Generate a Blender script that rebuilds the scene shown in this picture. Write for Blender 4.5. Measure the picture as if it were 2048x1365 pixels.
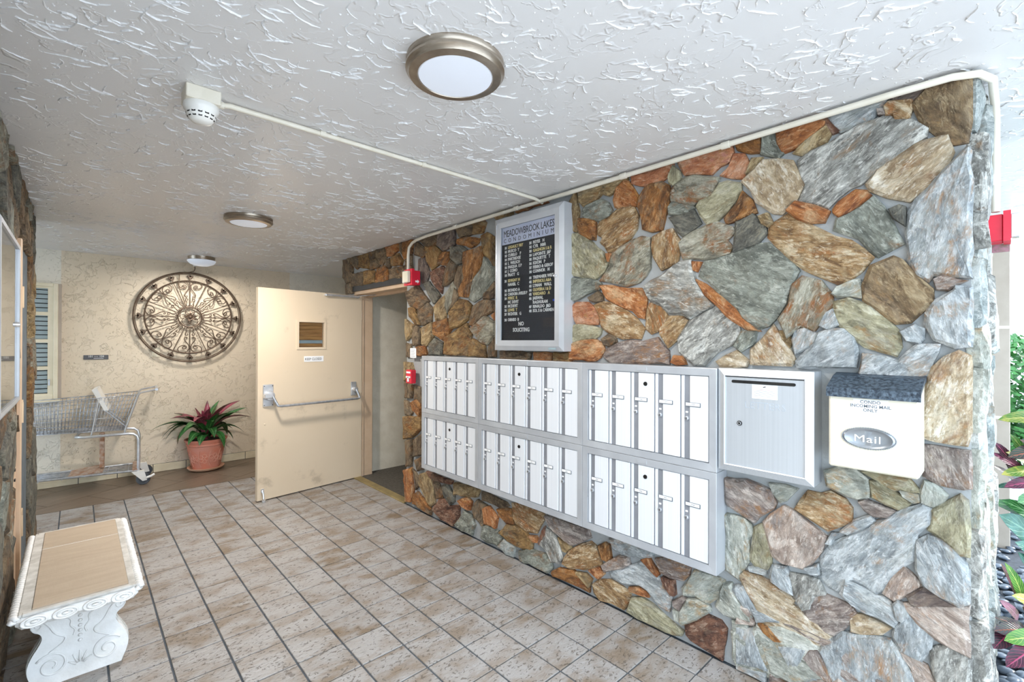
import bpy, bmesh, math, random
from mathutils import Vector, Matrix, noise
from math import sin, cos, pi, radians, atan2, hypot

for _o in list(bpy.data.objects):
    bpy.data.objects.remove(_o)
scene = bpy.context.scene
COL = scene.collection
R = random.Random(7)

# ------------------------------------------------------------------ camera
FPX, YAW, PITCH, ROLL = 931.6, radians(42.97), radians(.151), radians(.163)
cam_d = bpy.data.cameras.new('camera')
cam_d.sensor_width = 36
cam_d.lens = 36 * FPX / 2048
cam_d.clip_start = .02
cam = bpy.data.objects.new('camera', cam_d)
COL.objects.link(cam)
_s, _c = sin(YAW), cos(YAW)
_R = Vector((_c, -_s, 0))
_U = Vector((-sin(PITCH) * _s, -sin(PITCH) * _c, cos(PITCH)))
_F = Vector((cos(PITCH) * _s, cos(PITCH) * _c, sin(PITCH)))
_r2 = _R * cos(ROLL) + _U * sin(ROLL)
_u2 = -_R * sin(ROLL) + _U * cos(ROLL)
cam.matrix_world = Matrix(((_r2.x, _u2.x, -_F.x, 0), (_r2.y, _u2.y, -_F.y, 0), (_r2.z, _u2.z, -_F.z, 1.5), (0, 0, 0, 1)))
scene.camera = cam

# ------------------------------------------------------------------ light
world = bpy.data.worlds.new('sky')
scene.world = world
world.use_nodes = True
_bg = world.node_tree.nodes['Background']
_bg.inputs[0].default_value = (.69, .835, 1.0, 1)
_bg.inputs[1].default_value = 5.6
sun_d = bpy.data.lights.new('sun', 'SUN')
sun_d.energy = 7.0
sun_d.angle = radians(4)
sun_d.color = (1, .96, .9)
sun = bpy.data.objects.new('sun', sun_d)
COL.objects.link(sun)
sun.rotation_euler = Vector((-.72, .52, -.46)).to_track_quat('-Z', 'Y').to_euler()
LAMP_W = 26
vs = scene.view_settings
vs.view_transform = 'Standard'
vs.look = 'None'
vs.gamma = 1
vs.use_curve_mapping = False
vs.exposure = 0.0

# ------------------------------------------------------------------ room numbers
H = 2.435
XW = 2.235       # mortar face of the stone wall on the right
XL = -.27        # mortar face of the stone wall on the left
YB = 6.69        # back wall
YE = .095        # near end of the right wall
YD0, YD1 = 3.83, 4.93   # doorway
YP = 5.16        # far end of the stone pier
TS = .21585      # floor tile pitch
TX0, TY0 = 2.049, 1.6215

# ------------------------------------------------------------------ materials
def lin(h):
    if isinstance(h, tuple):
        return h if len(h) == 4 else h + (1,)
    v = [int(h[i:i + 2], 16) / 255 for i in (0, 2, 4)]
    return tuple(x / 12.92 if x <= .04045 else ((x + .055) / 1.055) ** 2.4 for x in v) + (1,)

class NT:
    def __init__(s, name):
        s.m = bpy.data.materials.new(name)
        s.m.use_nodes = True
        s.t = s.m.node_tree
        s.b = s.t.nodes['Principled BSDF']
    def n(s, typ, **kw):
        nd = s.t.nodes.new(typ)
        for k, v in kw.items():
            setattr(nd, k, v)
        return nd
    def set(s, sock, v):
        if v is None:
            return
        if hasattr(v, 'is_output'):
            s.t.links.new(v, sock)
        else:
            sock.default_value = v
    def coord(s, kind='Object', scale=(1, 1, 1), rot=(0, 0, 0)):
        tc = s.n('ShaderNodeTexCoord')
        mp = s.n('ShaderNodeMapping')
        mp.inputs['Scale'].default_value = scale
        mp.inputs['Rotation'].default_value = rot
        s.t.links.new(tc.outputs[kind], mp.inputs['Vector'])
        return mp.outputs[0]
    def pos(s, scale=(1, 1, 1)):
        g = s.n('ShaderNodeNewGeometry')
        mp = s.n('ShaderNodeMapping')
        mp.inputs['Scale'].default_value = scale
        s.t.links.new(g.outputs['Position'], mp.inputs['Vector'])
        return mp.outputs[0]
    def noise(s, vec, scale=5, detail=4, rough=.55, dist=0, w=None):
        nd = s.n('ShaderNodeTexNoise')
        if w is not None:
            nd.noise_dimensions = '4D'
            s.set(nd.inputs['W'], w)
        s.set(nd.inputs['Vector'], vec)
        nd.inputs['Scale'].default_value = scale
        nd.inputs['Detail'].default_value = detail
        nd.inputs['Roughness'].default_value = rough
        nd.inputs['Distortion'].default_value = dist
        return nd.outputs[0]
    def math(s, op, a, b=None, c=None, clamp=False):
        nd = s.n('ShaderNodeMath', operation=op, use_clamp=clamp)
        for i, v in enumerate((a, b, c)):
            s.set(nd.inputs[i], v)
        return nd.outputs[0]
    def ramp(s, fac, stops, interp='LINEAR'):
        nd = s.n('ShaderNodeValToRGB')
        nd.color_ramp.interpolation = interp
        el = nd.color_ramp.elements
        while len(el) < len(stops):
            el.new(.5)
        for e, (p, c) in zip(el, stops):
            e.position = p
            e.color = lin(c) if not isinstance(c, float) else (c, c, c, 1)
        s.set(nd.inputs[0], fac)
        return nd.outputs[0]
    def mix(s, fac, a, b, mode='MIX'):
        nd = s.n('ShaderNodeMixRGB', blend_type=mode)
        s.set(nd.inputs[0], fac)
        for i, v in ((1, a), (2, b)):
            s.set(nd.inputs[i], lin(v) if isinstance(v, (str, tuple)) else v)
        return nd.outputs[0]
    def sstep(s, v, a, b):
        nd = s.n('ShaderNodeMapRange', interpolation_type='SMOOTHSTEP')
        s.set(nd.inputs[0], v)
        nd.inputs[1].default_value = a
        nd.inputs[2].default_value = b
        return nd.outputs[0]
    def rnd(s):
        return s.n('ShaderNodeObjectInfo').outputs['Random']
    def bump(s, h, strength=.5, dist=.01):
        nd = s.n('ShaderNodeBump')
        nd.inputs['Strength'].default_value = strength
        nd.inputs['Distance'].default_value = dist
        s.set(nd.inputs['Height'], h)
        s.t.links.new(nd.outputs[0], s.b.inputs['Normal'])
    def out(s, col=None, rough=None, metal=None, spec=None):
        if isinstance(col, (str, tuple)):
            col = lin(col)
        s.set(s.b.inputs['Base Color'], col)
        s.set(s.b.inputs['Roughness'], rough)
        s.set(s.b.inputs['Metallic'], metal)
        s.set(s.b.inputs['Specular IOR Level'], spec)
        return s.m

def pm(name, c1, c2=None, rough=.5, metal=0., sc=8, stretch=(1, 1, 1), bump=0., bsc=60, spec=None):
    """plain procedural material: two tones mixed by noise, optional fine relief"""
    t = NT(name)
    v = t.coord('Object', stretch)
    if c2 is None:
        c2 = tuple(min(1, x * .88) for x in lin(c1)[:3])
    f = t.noise(v, sc, 4)
    col = t.mix(t.sstep(f, .3, .7), c1, c2)
    if bump:
        t.bump(t.noise(v, bsc, 3), bump, .004)
    return t.out(col, rough, metal, spec)

M = {}
# stones: four tones, veins along each stone's own grain, rust or pale blotches, fine cleavage relief
def stone_mat(code, c, acc, accamt=.5, streak=1.):
    sec = SEC.get(code, ('8f8a7c', 'b3ae9f'))
    t = NT('stone_' + code)
    rnd = t.rnd()
    w = t.math('MULTIPLY', rnd, 37.)
    v = t.coord('Object', (3.4, 8, 7 + 5 * (streak - 1)))
    st = t.noise(v, 2.2, 10, .72, .9, w)
    # split layers: stepped ledges along the cleavage
    lay = t.noise(t.coord('Object', (2.6, 6, 6)), 1.5, 5, .6, .7, t.math('ADD', w, 31.))
    stp = t.math('SNAP', lay, .055)
    lvl = t.math('FRACT', t.math('MULTIPLY', stp, 57.))
    bl = t.noise(t.coord('Object', (1, 1, 1.3)), 5.5, 7, .68, .8, t.math('ADD', w, 5.))
    fine = t.noise(t.coord('Object', (36, 60, 80)), 1.3, 6, .7, .6, w)
    f0 = t.math('ADD', st, t.math('MULTIPLY', t.math('SUBTRACT', lvl, .5), .12))
    col = t.ramp(f0, [(.36, c[0]), (.46, c[1]), (.54, c[2]), (.64, c[3])])
    thr = t.math('ADD', .565 - .13 * accamt, t.math('MULTIPLY', rnd, .08))
    am = t.math('MULTIPLY', t.math('SUBTRACT', bl, thr), 11., clamp=True)
    acol = t.ramp(t.noise(v, 5, 7, .7, .4, w), [(.4, acc[0]), (.6, acc[1])])
    col = t.mix(t.math('MULTIPLY', am, .9), col, acol)
    b2 = t.noise(t.coord('Object', (1.3, 1, 2)), 4.5, 7, .68, 1., t.math('ADD', w, 43.))
    gm = t.math('MULTIPLY', t.math('SUBTRACT', b2, .52), 8., clamp=True)
    gcol = t.ramp(t.noise(v, 4, 8, .7, .4, t.math('ADD', w, 3.)), [(.4, sec[0]), (.6, sec[1])])
    col = t.mix(t.math('MULTIPLY', gm, .8), col, gcol)
    pale = t.noise(t.coord('Object', (7, 9, 20)), 2.4, 8, .75, 1.4, t.math('ADD', w, 11.))
    col = t.mix(t.math('MULTIPLY', t.sstep(pale, .52, .62), .75), col, c[3])
    dk = t.noise(t.coord('Object', (7, 9, 18)), 3.0, 8, .75, 1.2, t.math('ADD', w, 27.))
    col = t.mix(t.math('MULTIPLY', t.sstep(dk, .54, .64), .75), col, c[0])
    hv = t.math('ADD', .44, t.math('MULTIPLY', fine, 1.3))
    cc = t.n('ShaderNodeCombineColor')
    for i in range(3):
        t.set(cc.inputs[i], hv)
    col = t.mix(1., col, cc.outputs[0], 'MULTIPLY')
    h = t.math('ADD', t.math('MULTIPLY', st, 1.0), t.math('ADD', t.math('MULTIPLY', fine, .35), t.math('ADD', t.math('MULTIPLY', pale, .7), t.math('MULTIPLY', stp, 3.2))))
    t.bump(h, .9, .026)
    M['s_' + code] = t.out(col, .62, 0, .35)

SEC = {'O': ('9a7a55', 'c9b08a'), 'o': ('7a6a55', '9c8d76'), 'Q': ('a58c66', 'd6c6a4'), 'Y': ('b59a72', 'e3d6bd'), 'K': ('b3987c', 'c9a488'), 'B': ('5e564a', '7d7465'), 'b': ('6d6352', '93876f'),
       'D': ('5f5d55', '858173'), 'L': ('9a9e98', 'd6d6cf'), 'E': ('9aa097', 'c6c9bd'), 'r': ('6e5f54', '94846f'), 't': ('857a64', 'aea188'), 'n': ('74624c', 'a8957a'), 'p': ('5f5751', '84796b'),
       'm': ('837a72', 'b5aaa0'), 'M': ('a39a92', 'cfc4b9'), 'G': ('74766c', 'a0a294'), 'Z': ('86867d', 'cfcdc2')}
rust = ('8f5426', 'c07a36')
SM = {
    'B': (('4a3d31', '6e5d49', '87735a', '9f8c70'), ('7d5632', '96683a'), .5),
    'b': (('55412c', '84663f', '9c7a4c', 'b49667'), ('9a5f2c', '6b4a2e'), .7),
    'D': (('4a4842', '68665d', '7d7a6e', '97927f'), ('6f5a41', '58493a'), .4),
    'G': (('66685f', '85877b', '9da093', 'c2c3b6'), ('977049', '77766a'), .45),
    'g': (('6a675a', '8f8a78', 'aaa591', 'c6c2b0'), ('9c5f30', '7f6a4a'), .8),
    'e': (('7f7a62', 'a59d7f', 'bab393', 'd2ccb2'), ('a3763f', '8f8160'), .5),
    'E': (('8b8c80', 'b0b1a4', 'c6c6b8', 'e2e1d6'), ('b89565', '9ca59a'), .65),
    'L': (('84898a', 'a9aeae', 'c3c7c6', 'e2e4e2'), ('b98f66', 'a3a8a4'), .75),
    'W': (('8d9490', 'a9b0ac', 'c4c8c2', 'dfe0da'), ('a58a6a', '98a09b'), .3),
    'Z': (('6b6963', '9c9a92', 'c2c0b7', 'ebe9e0'), ('a07c58', '8a8577'), .35),
    'O': (('75452a', 'a8683a', 'bf8150', 'dcb085'), ('9a4f24', 'd39a55'), .5),
    'o': (('573b26', '8a5c33', 'a8723d', 'c49867'), ('a85f29', '6d5138'), .6),
    'r': (('463129', '6e4c3c', '875f49', 'b19580'), ('8e4f2b', '75543f'), .5),
    'Q': (('72553a', 'a17f55', 'c0a27a', 'e2d2b4'), ('b06a30', '8d7250'), .8),
    'Y': (('8f785c', 'bba585', 'd3c2a6', 'ece2d0'), ('b2814d', '7f6350'), .6),
    't': (('6f5a3e', '99805a', 'b39a70', 'cdb891'), ('a0723e', '81735a'), .5),
    'm': (('675a54', '8d7f77', 'ab9d92', 'd6cabf'), ('a87a4d', '8a7a72'), .75),
    'M': (('8d7c70', 'b3a092', 'c9b7a8', 'e6dacd'), ('b98d68', '9a9490'), .5),
    'K': (('98573a', 'bd7a52', 'cf9570', 'e2b99c'), ('b98a50', 'c58878'), .55),
    'p': (('4d4240', '6d5f58', '857568', 'a3968a'), ('7f5a3c', '63585a'), .4),
    'n': (('5d4c38', '836c4f', '9c8462', 'b9a482'), ('b08c5c', '6f5a4c'), .7),
}
for k, (c, a, amt) in SM.items():
    stone_mat(k, c, a, amt, 1.8 if k in 'ZQLm' else 1.)

t = NT('mortar')
v = t.pos()
t.bump(t.noise(v, 55, 5, .6), .5, .008)
M['mortar'] = t.out(t.mix(t.noise(v, 6, 4), '8b8d8c', 'aeb0ae'), .85)

# floor tile: cream body, brown flame near one side, pits
t = NT('floor_tile')
v = t.pos()
mp = t.pos((1 / TS, 1 / TS, 1))
ad = t.n('ShaderNodeVectorMath', operation='SUBTRACT')
t.set(ad.inputs[0], mp)
ad.inputs[1].default_value = (TX0 / TS, TY0 / TS, 0)
fl_ = t.n('ShaderNodeVectorMath', operation='FLOOR')
t.set(fl_.inputs[0], ad.outputs[0])
wn = t.n('ShaderNodeTexWhiteNoise', noise_dimensions='2D')
t.set(wn.inputs[0], fl_.outputs[0])
rv = wn.outputs[0]
flame = t.noise(t.pos((3, 5, 1)), 1.5, 4, .55, .5, t.math('MULTIPLY', rv, 40.))
pit = t.noise(t.pos((42, 70, 1)), 1., 3, .6, .8, t.math('MULTIPLY', rv, 9.))
pitm = t.sstep(pit, .585, .63)
big = t.noise(v, 1.3, 2)
col = t.mix(t.math('MULTIPLY', t.sstep(flame, .40, .66), .9), '9d9995', '77634a')
col = t.mix(t.math('MULTIPLY', rv, .35), col, 'b3b0ad')
col = t.mix(t.math('MULTIPLY', pitm, .7), col, '5f564c')
t.bump(t.math('ADD', t.math('MULTIPLY', t.noise(t.pos((22, 40, 1)), 1., 4, .6, .7), .9), t.math('MULTIPLY', pitm, -.6)), .7, .008)
M['tile'] = t.out(col, t.math('ADD', .36, t.math('MULTIPLY', flame, .2)), 0, .4)
M['grout'] = pm('grout', '444b52', '565c62', .85, bump=.3)
M['wood_tile'] = (lambda t: (t.bump(t.noise(t.coord('Object', (2, 14, 1)), 3, 5), .15, .004), t.out(
    t.mix(t.noise(t.coord('Object', (1.2, 9, 1)), 3, 6, .6, .6, t.math('MULTIPLY', t.rnd(), 20.)), '57493c', '8a7866'), .38))[1])(NT('wood_look_tile'))

# trowelled stucco relief used on ceiling and back wall
def trowel(t, v, k=1.):
    """skip-trowel coat: flat smears with raised broken edges, plus small dabs"""
    def edge(n, lvl, wd):
        d = t.math('SUBTRACT', n, lvl)
        plat = t.sstep(d, -.004, .012)
        lip = t.sstep(t.math('ABSOLUTE', d), wd, 0.)
        return plat, lip
    wv = t.n('ShaderNodeVectorMath', operation='ADD')
    nz = t.n('ShaderNodeTexNoise')
    nz.inputs['Scale'].default_value = 5.5 * k
    nz.inputs['Detail'].default_value = 2
    t.set(nz.inputs['Vector'], v)
    sc = t.n('ShaderNodeVectorMath', operation='SCALE')
    t.set(sc.inputs[0], nz.outputs[1])
    sc.inputs[3].default_value = .16 / k
    t.set(wv.inputs[0], v)
    t.set(wv.inputs[1], sc.outputs[0])
    V = wv.outputs[0]
    m1 = t.noise(v, 2.3 * k, 2, .5)
    p1, l1 = edge(t.noise(V, 3.2 * k, 4, .58), .545, .018)
    p2, l2 = edge(t.noise(V, 7.0 * k, 3, .55), .58, .026)
    br = t.sstep(t.noise(v, 9 * k, 3), .47, .55)
    l1 = t.math('MULTIPLY', l1, br)
    l2 = t.math('MULTIPLY', l2, t.sstep(m1, .44, .56))
    dots = t.math('MULTIPLY', t.sstep(t.noise(V, 26 * k, 3, .6), .61, .68), t.sstep(m1, .54, .42))
    fine = t.noise(v, 60 * k, 3)
    h = t.math('ADD', t.math('MULTIPLY', l1, .9), t.math('MULTIPLY', l2, .7))
    h = t.math('ADD', h, t.math('ADD', t.math('MULTIPLY', p1, .22), t.math('MULTIPLY', p2, .15)))
    h = t.math('ADD', h, t.math('MULTIPLY', dots, .6))
    return t.math('ADD', h, t.math('MULTIPLY', fine, .10)), l1

t = NT('ceiling_stucco')
v = t.coord('Object', (1, 1, 1))
h, _ = trowel(t, v)
t.bump(h, .35, .008)
M['ceiling'] = t.out(t.mix(t.noise(v, 1.5, 3), 'dcdbda', 'e3e2e2'), .30, 0, .5)
t = NT('back_stucco')
v = t.coord('Object', (1, 1, 1))
h, r1 = trowel(t, v, 2.1)
sep = t.n('ShaderNodeSeparateXYZ')
t.set(sep.inputs[0], v)
pale = t.math('MAXIMUM', t.math('LESS_THAN', sep.outputs[0], -.13), t.math('GREATER_THAN', sep.outputs[0], 2.10))
t.bump(h, .68, .010)
M['back'] = t.out(t.mix(pale, t.mix(t.noise(v, 2.2, 4), 'dccbb0', 'e6d8c2'), t.mix(t.noise(v, 2.2, 4), 'e2dccd', 'ebe5d8')), .7)
M['inner_stucco'] = pm('inner_stucco', 'e6dfcd', 'dad2be', .75, bump=.5, bsc=40)
M['carpet'] = pm('carpet', '5d5850', '4a463f', .95, sc=40, bump=.5, bsc=300)
M['concrete'] = pm('concrete', 'd6d8d9', 'c6c8c9', .85, sc=3, bump=.3)
M['brushed'] = (lambda t: (t.bump(t.noise(t.coord('Object', (400, 400, 2)), 1, 2), .06, .002), t.out(
    t.mix(t.noise(t.coord('Object', (160, 160, 1.2)), 1, 3), 'd2d6da', 'bfc4c8'), .38, .55))[1])(NT('brushed_aluminium'))
M['panel'] = (lambda t: (t.bump(t.noise(t.coord('Object', (500, 500, 2)), 1, 2), .05, .002), t.out(
    t.mix(t.noise(t.coord('Object', (130, 130, .8)), 1, 4), 'f0f1f2', 'd6dade'), .42, .12))[1])(NT('brushed_door_panel'))
M['frame_al'] = pm('anodised_frame', 'c6c9cc', 'b8bbbf', .38, .35, 5, (1, 1, 1))
M['strip_al'] = pm('dull_grey_strip', '999ca2', '8d9096', .45, .35, 6)
M['black'] = pm('black_paint', '15171b', '22252a', .45)
M['keyhole'] = pm('dark_keyhole', '201f1f', '302f2d', .4, .4)
M['chrome'] = pm('chrome', 'e8eaec', 'd2d4d7', .25, .65, 20)
M['steel'] = pm('worn_steel', 'c9ccd0', 'acafb4', .32, .6, 30)
M['wire'] = pm('zinc_wire', 'c6c9ce', '94979d', .35, .5, 30)
M['rust'] = pm('rusted_metal', '9a6d4e', 'c2b3a4', .7, .3, 25)
M['nickel'] = pm('brushed_nickel', 'b3a798', '978b7d', .3, .85, 12, (1, 1, 8))
M['white'] = pm('white_plastic', 'eeece6', 'e2dfd8', .4)
M['offwhite_paint'] = pm('cream_pipe_paint', 'e9e2d3', 'ded6c4', .45, bump=.15)
M['cream'] = pm('cream_enamel', 'e3dcc8', 'ddd5bf', .35)
M['red'] = pm('red_plastic', 'e02a40', 'cf2037', .35)
M['label'] = pm('paper_label', 'f4f3f1', 'e9e8e6', .6)
M['ink'] = pm('dark_ink', '2a2a2e', '35353a', .6)
M['greyink'] = pm('grey_ink', '8c8f95', '7b7e85', .6)
M['letter_w'] = pm('white_letters', 'f4f3ee', 'e6e4dc', .5)
M['letter_y'] = pm('yellowed_letters', 'ecdca0', 'dcc98a', .5)
M['engrave'] = pm('engraved_metal', 'b4bcc4', 'c0c7ce', .5, .4)
M['felt'] = (lambda t: (t.bump(t.n('ShaderNodeTexWave').outputs[0], .0), t.out(
    t.mix(t.math('GREATER_THAN', t.math('FRACT', t.math('MULTIPLY', (lambda s_: (t.set(s_.inputs[0], t.coord('Object')), s_.outputs[2])[1])(t.n('ShaderNodeSeparateXYZ')), 150.)), .5), '2b2c2f', '3b3c40'), .8))[1])(NT('letter_felt'))
M['header'] = pm('pale_header_card', 'dcdfee', 'cfd3e6', .5)
M['door'] = (lambda t: t.out(t.mix(t.math('MULTIPLY', t.sstep(t.noise(t.coord('Object'), 3.2, 6, .65), .57, .72), .45),
    t.mix(t.noise(t.coord('Object'), 2, 3), 'dccab0', 'd5c1a4'), '8d7c66'), .45))(NT('door_paint'))
M['jamb'] = pm('jamb_paint', 'd2b79a', 'c8ac8e', .5)
M['wood_slat'] = pm('warm_wood', 'b4874e', '94683a', .5, sc=6, stretch=(1, 1, 12))
M['bluegrey'] = pm('blue_grey_band', '9fb0b4', '8fa1a6', .5)
M['iron'] = pm('bronze_iron', '6a5848', '544437', .5, .5, 30)
M['wirecord'] = pm('brown_cord', '6e5c48', '5c4c3b', .6)
M['signplate'] = pm('grey_sign', '58585a', '4c4c4f', .5)
M['window_paint'] = pm('window_cream', 'e9dfc6', 'dfd4b8', .5)
M['blind'] = pm('pale_blind', 'd4e0e0', 'c6d3d4', .55)
M['darkroom'] = pm('dark_room', '23292a', '2c3334', .9)
M['baseboard'] = pm('base_tile', 'e2d6b8', 'd4c6a6', .5, bump=.2)
M['plaster'] = pm('white_cast_stone', 'f4f3f0', 'e6e4df', .65, sc=10, bump=.35, bsc=45)
M['plaster_grey'] = pm('aged_cast_stone', 'd5d2cb', 'b2aea6', .7, sc=14, bump=.3, bsc=45)
M['inlay'] = (lambda t: (t.bump(t.noise(t.coord('Object', (14, 4, 1)), 3, 5), .2, .004), t.out(
    t.mix(t.noise(t.coord('Object', (1.5, 7, 1)), 3, 6, .6, .8), 'a38f78', 'c7b7a2'), .42))[1])(NT('travertine_look_tile'))
M['terracotta'] = pm('terracotta', 'cf7d63', 'c98a78', .75, sc=7, bump=.3)
M['terra_pale'] = pm('terracotta_bloom', 'dba48f', 'd0917b', .8, sc=12)
M['saucer'] = pm('pale_terracotta', 'e3b899', 'd8a888', .7)
M['soil'] = pm('soil', '3a2e24', '4a3b2e', .95, bump=.8)
M['rubber'] = pm('grey_rubber', '4e5358', '3b3f44', .6)
M['strip_dark'] = pm('grey_blue_mortar', '5c666d', '70787d', .8, sc=12, bump=.7, bsc=40)
M['hinge'] = pm('beige_hinge', 'dcc3a2', 'd0b594', .45)
M['cork'] = pm('tan_board', 'd0bb98', 'c6af8a', .8, sc=20)
M['post'] = pm('beige_post', 'b9ad9e', 'b0a394', .5)
M['bark'] = pm('bark', '6b5b49', '4d4134', .85, sc=20, bump=.6)
M['plaque'] = pm('pewter_plaque', 'a7acb1', '8f9499', .3, .7, 10)
M['threshold'] = pm('brass_threshold', 'a9976a', '8d7d55', .5, .4)

def glass(name, rough=.02, tint=(.95, .98, 1, 1)):
    t = NT(name)
    t.b.inputs['Transmission Weight'].default_value = 1
    t.b.inputs['IOR'].default_value = 1.2
    n_ = t.noise(t.coord('Object'), 3)
    t.set(t.b.inputs['Base Color'], t.mix(n_, tint, (.97, .98, 1, 1)))
    t.b.inputs['Roughness'].default_value = rough
    return t.m
M['glass'] = glass('clear_glass')

t = NT('diffuser')
t.set(t.b.inputs['Base Color'], t.mix(t.noise(t.coord('Object'), 4), 'd5d9e2', 'cdd2dc'))
t.b.inputs['Emission Color'].default_value = (.80, .88, 1, 1)
t.b.inputs['Emission Strength'].default_value = .30
t.b.inputs['Roughness'].default_value = .35
M['diffuser'] = t.m

def leaf_mat(name, c1, c2, vein, veinamt=.8, blot=.0, dim=.65):
    t = NT('leaf_' + name)
    uv = t.n('ShaderNodeTexCoord').outputs['UV']
    sp = t.n('ShaderNodeSeparateXYZ')
    t.set(sp.inputs[0], uv)
    x = t.math('ABSOLUTE', t.math('SUBTRACT', sp.outputs[0], .5))
    mid = t.sstep(x, .055, .015)
    side = t.math('PINGPONG', t.math('SUBTRACT', t.math('MULTIPLY', sp.outputs[1], 9.), t.math('MULTIPLY', x, 5.)), .5)
    sv = t.sstep(side, .10, .02)
    vn = t.math('MAXIMUM', mid, t.math('MULTIPLY', sv, .75))
    nz = t.noise(t.coord('Object', (1, 1, 1)), 22, 4, .6, .5, t.math('MULTIPLY', t.rnd(), 30.))
    col = t.mix(t.sstep(nz, .4 - blot, .62), c1, c2)
    col = t.mix(t.math('MULTIPLY', vn, veinamt), col, vein)
    t.bump(vn, .3, .003)
    dm = t.mix(1., col, (dim, dim, dim), 'MULTIPLY')
    return t.out(dm, .32, 0, .5)
M['lf_green'] = leaf_mat('green', '2f6b2f', '1e4d25', '8fc27a', .6, 0., 1.)
M['lf_red'] = leaf_mat('crimson', '96384f', '5c3038', 'd08088', .5, 0., 1.)
M['lf_magenta'] = leaf_mat('magenta', '6f2f4a', '3d2b38', 'd9567f', .9)
M['lf_lime'] = leaf_mat('lime', '5f9c3c', '3f7d33', 'd9e07a', .9)
M['lf_yellow'] = leaf_mat('variegated_yellow', 'd9cc5a', '5f8d3c', 'f0e58a', .7, .1)
M['lf_dark'] = leaf_mat('dark_croton', '3d4f42', '3a2f38', 'd0704f', .8)
M['lf_bluegreen'] = leaf_mat('blue_green', '4d8576', '2f6a52', '9fc9a8', .5)
M['lf_pink'] = leaf_mat('pink', 'c98a9c', '8f7a6a', 'e3b5bd', .6)
M['hedge'] = (lambda t: t.out(t.mix(t.noise(t.pos(), 9, 5), '2a5f2c', '4f8a44'), .5))(NT('hedge_leaf'))
t = NT('pebble')
M['pebble'] = t.out(t.mix(t.noise(t.coord('Object'), 30, 3, .5, 0, t.math('MULTIPLY', t.rnd(), 9.)), t.mix(t.rnd(), '404852', '6c7682'), '57606b'), .38)
M['pebble_bed'] = pm('pebble_bed', '3a4048', '2c3138', .9, sc=40)

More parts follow.
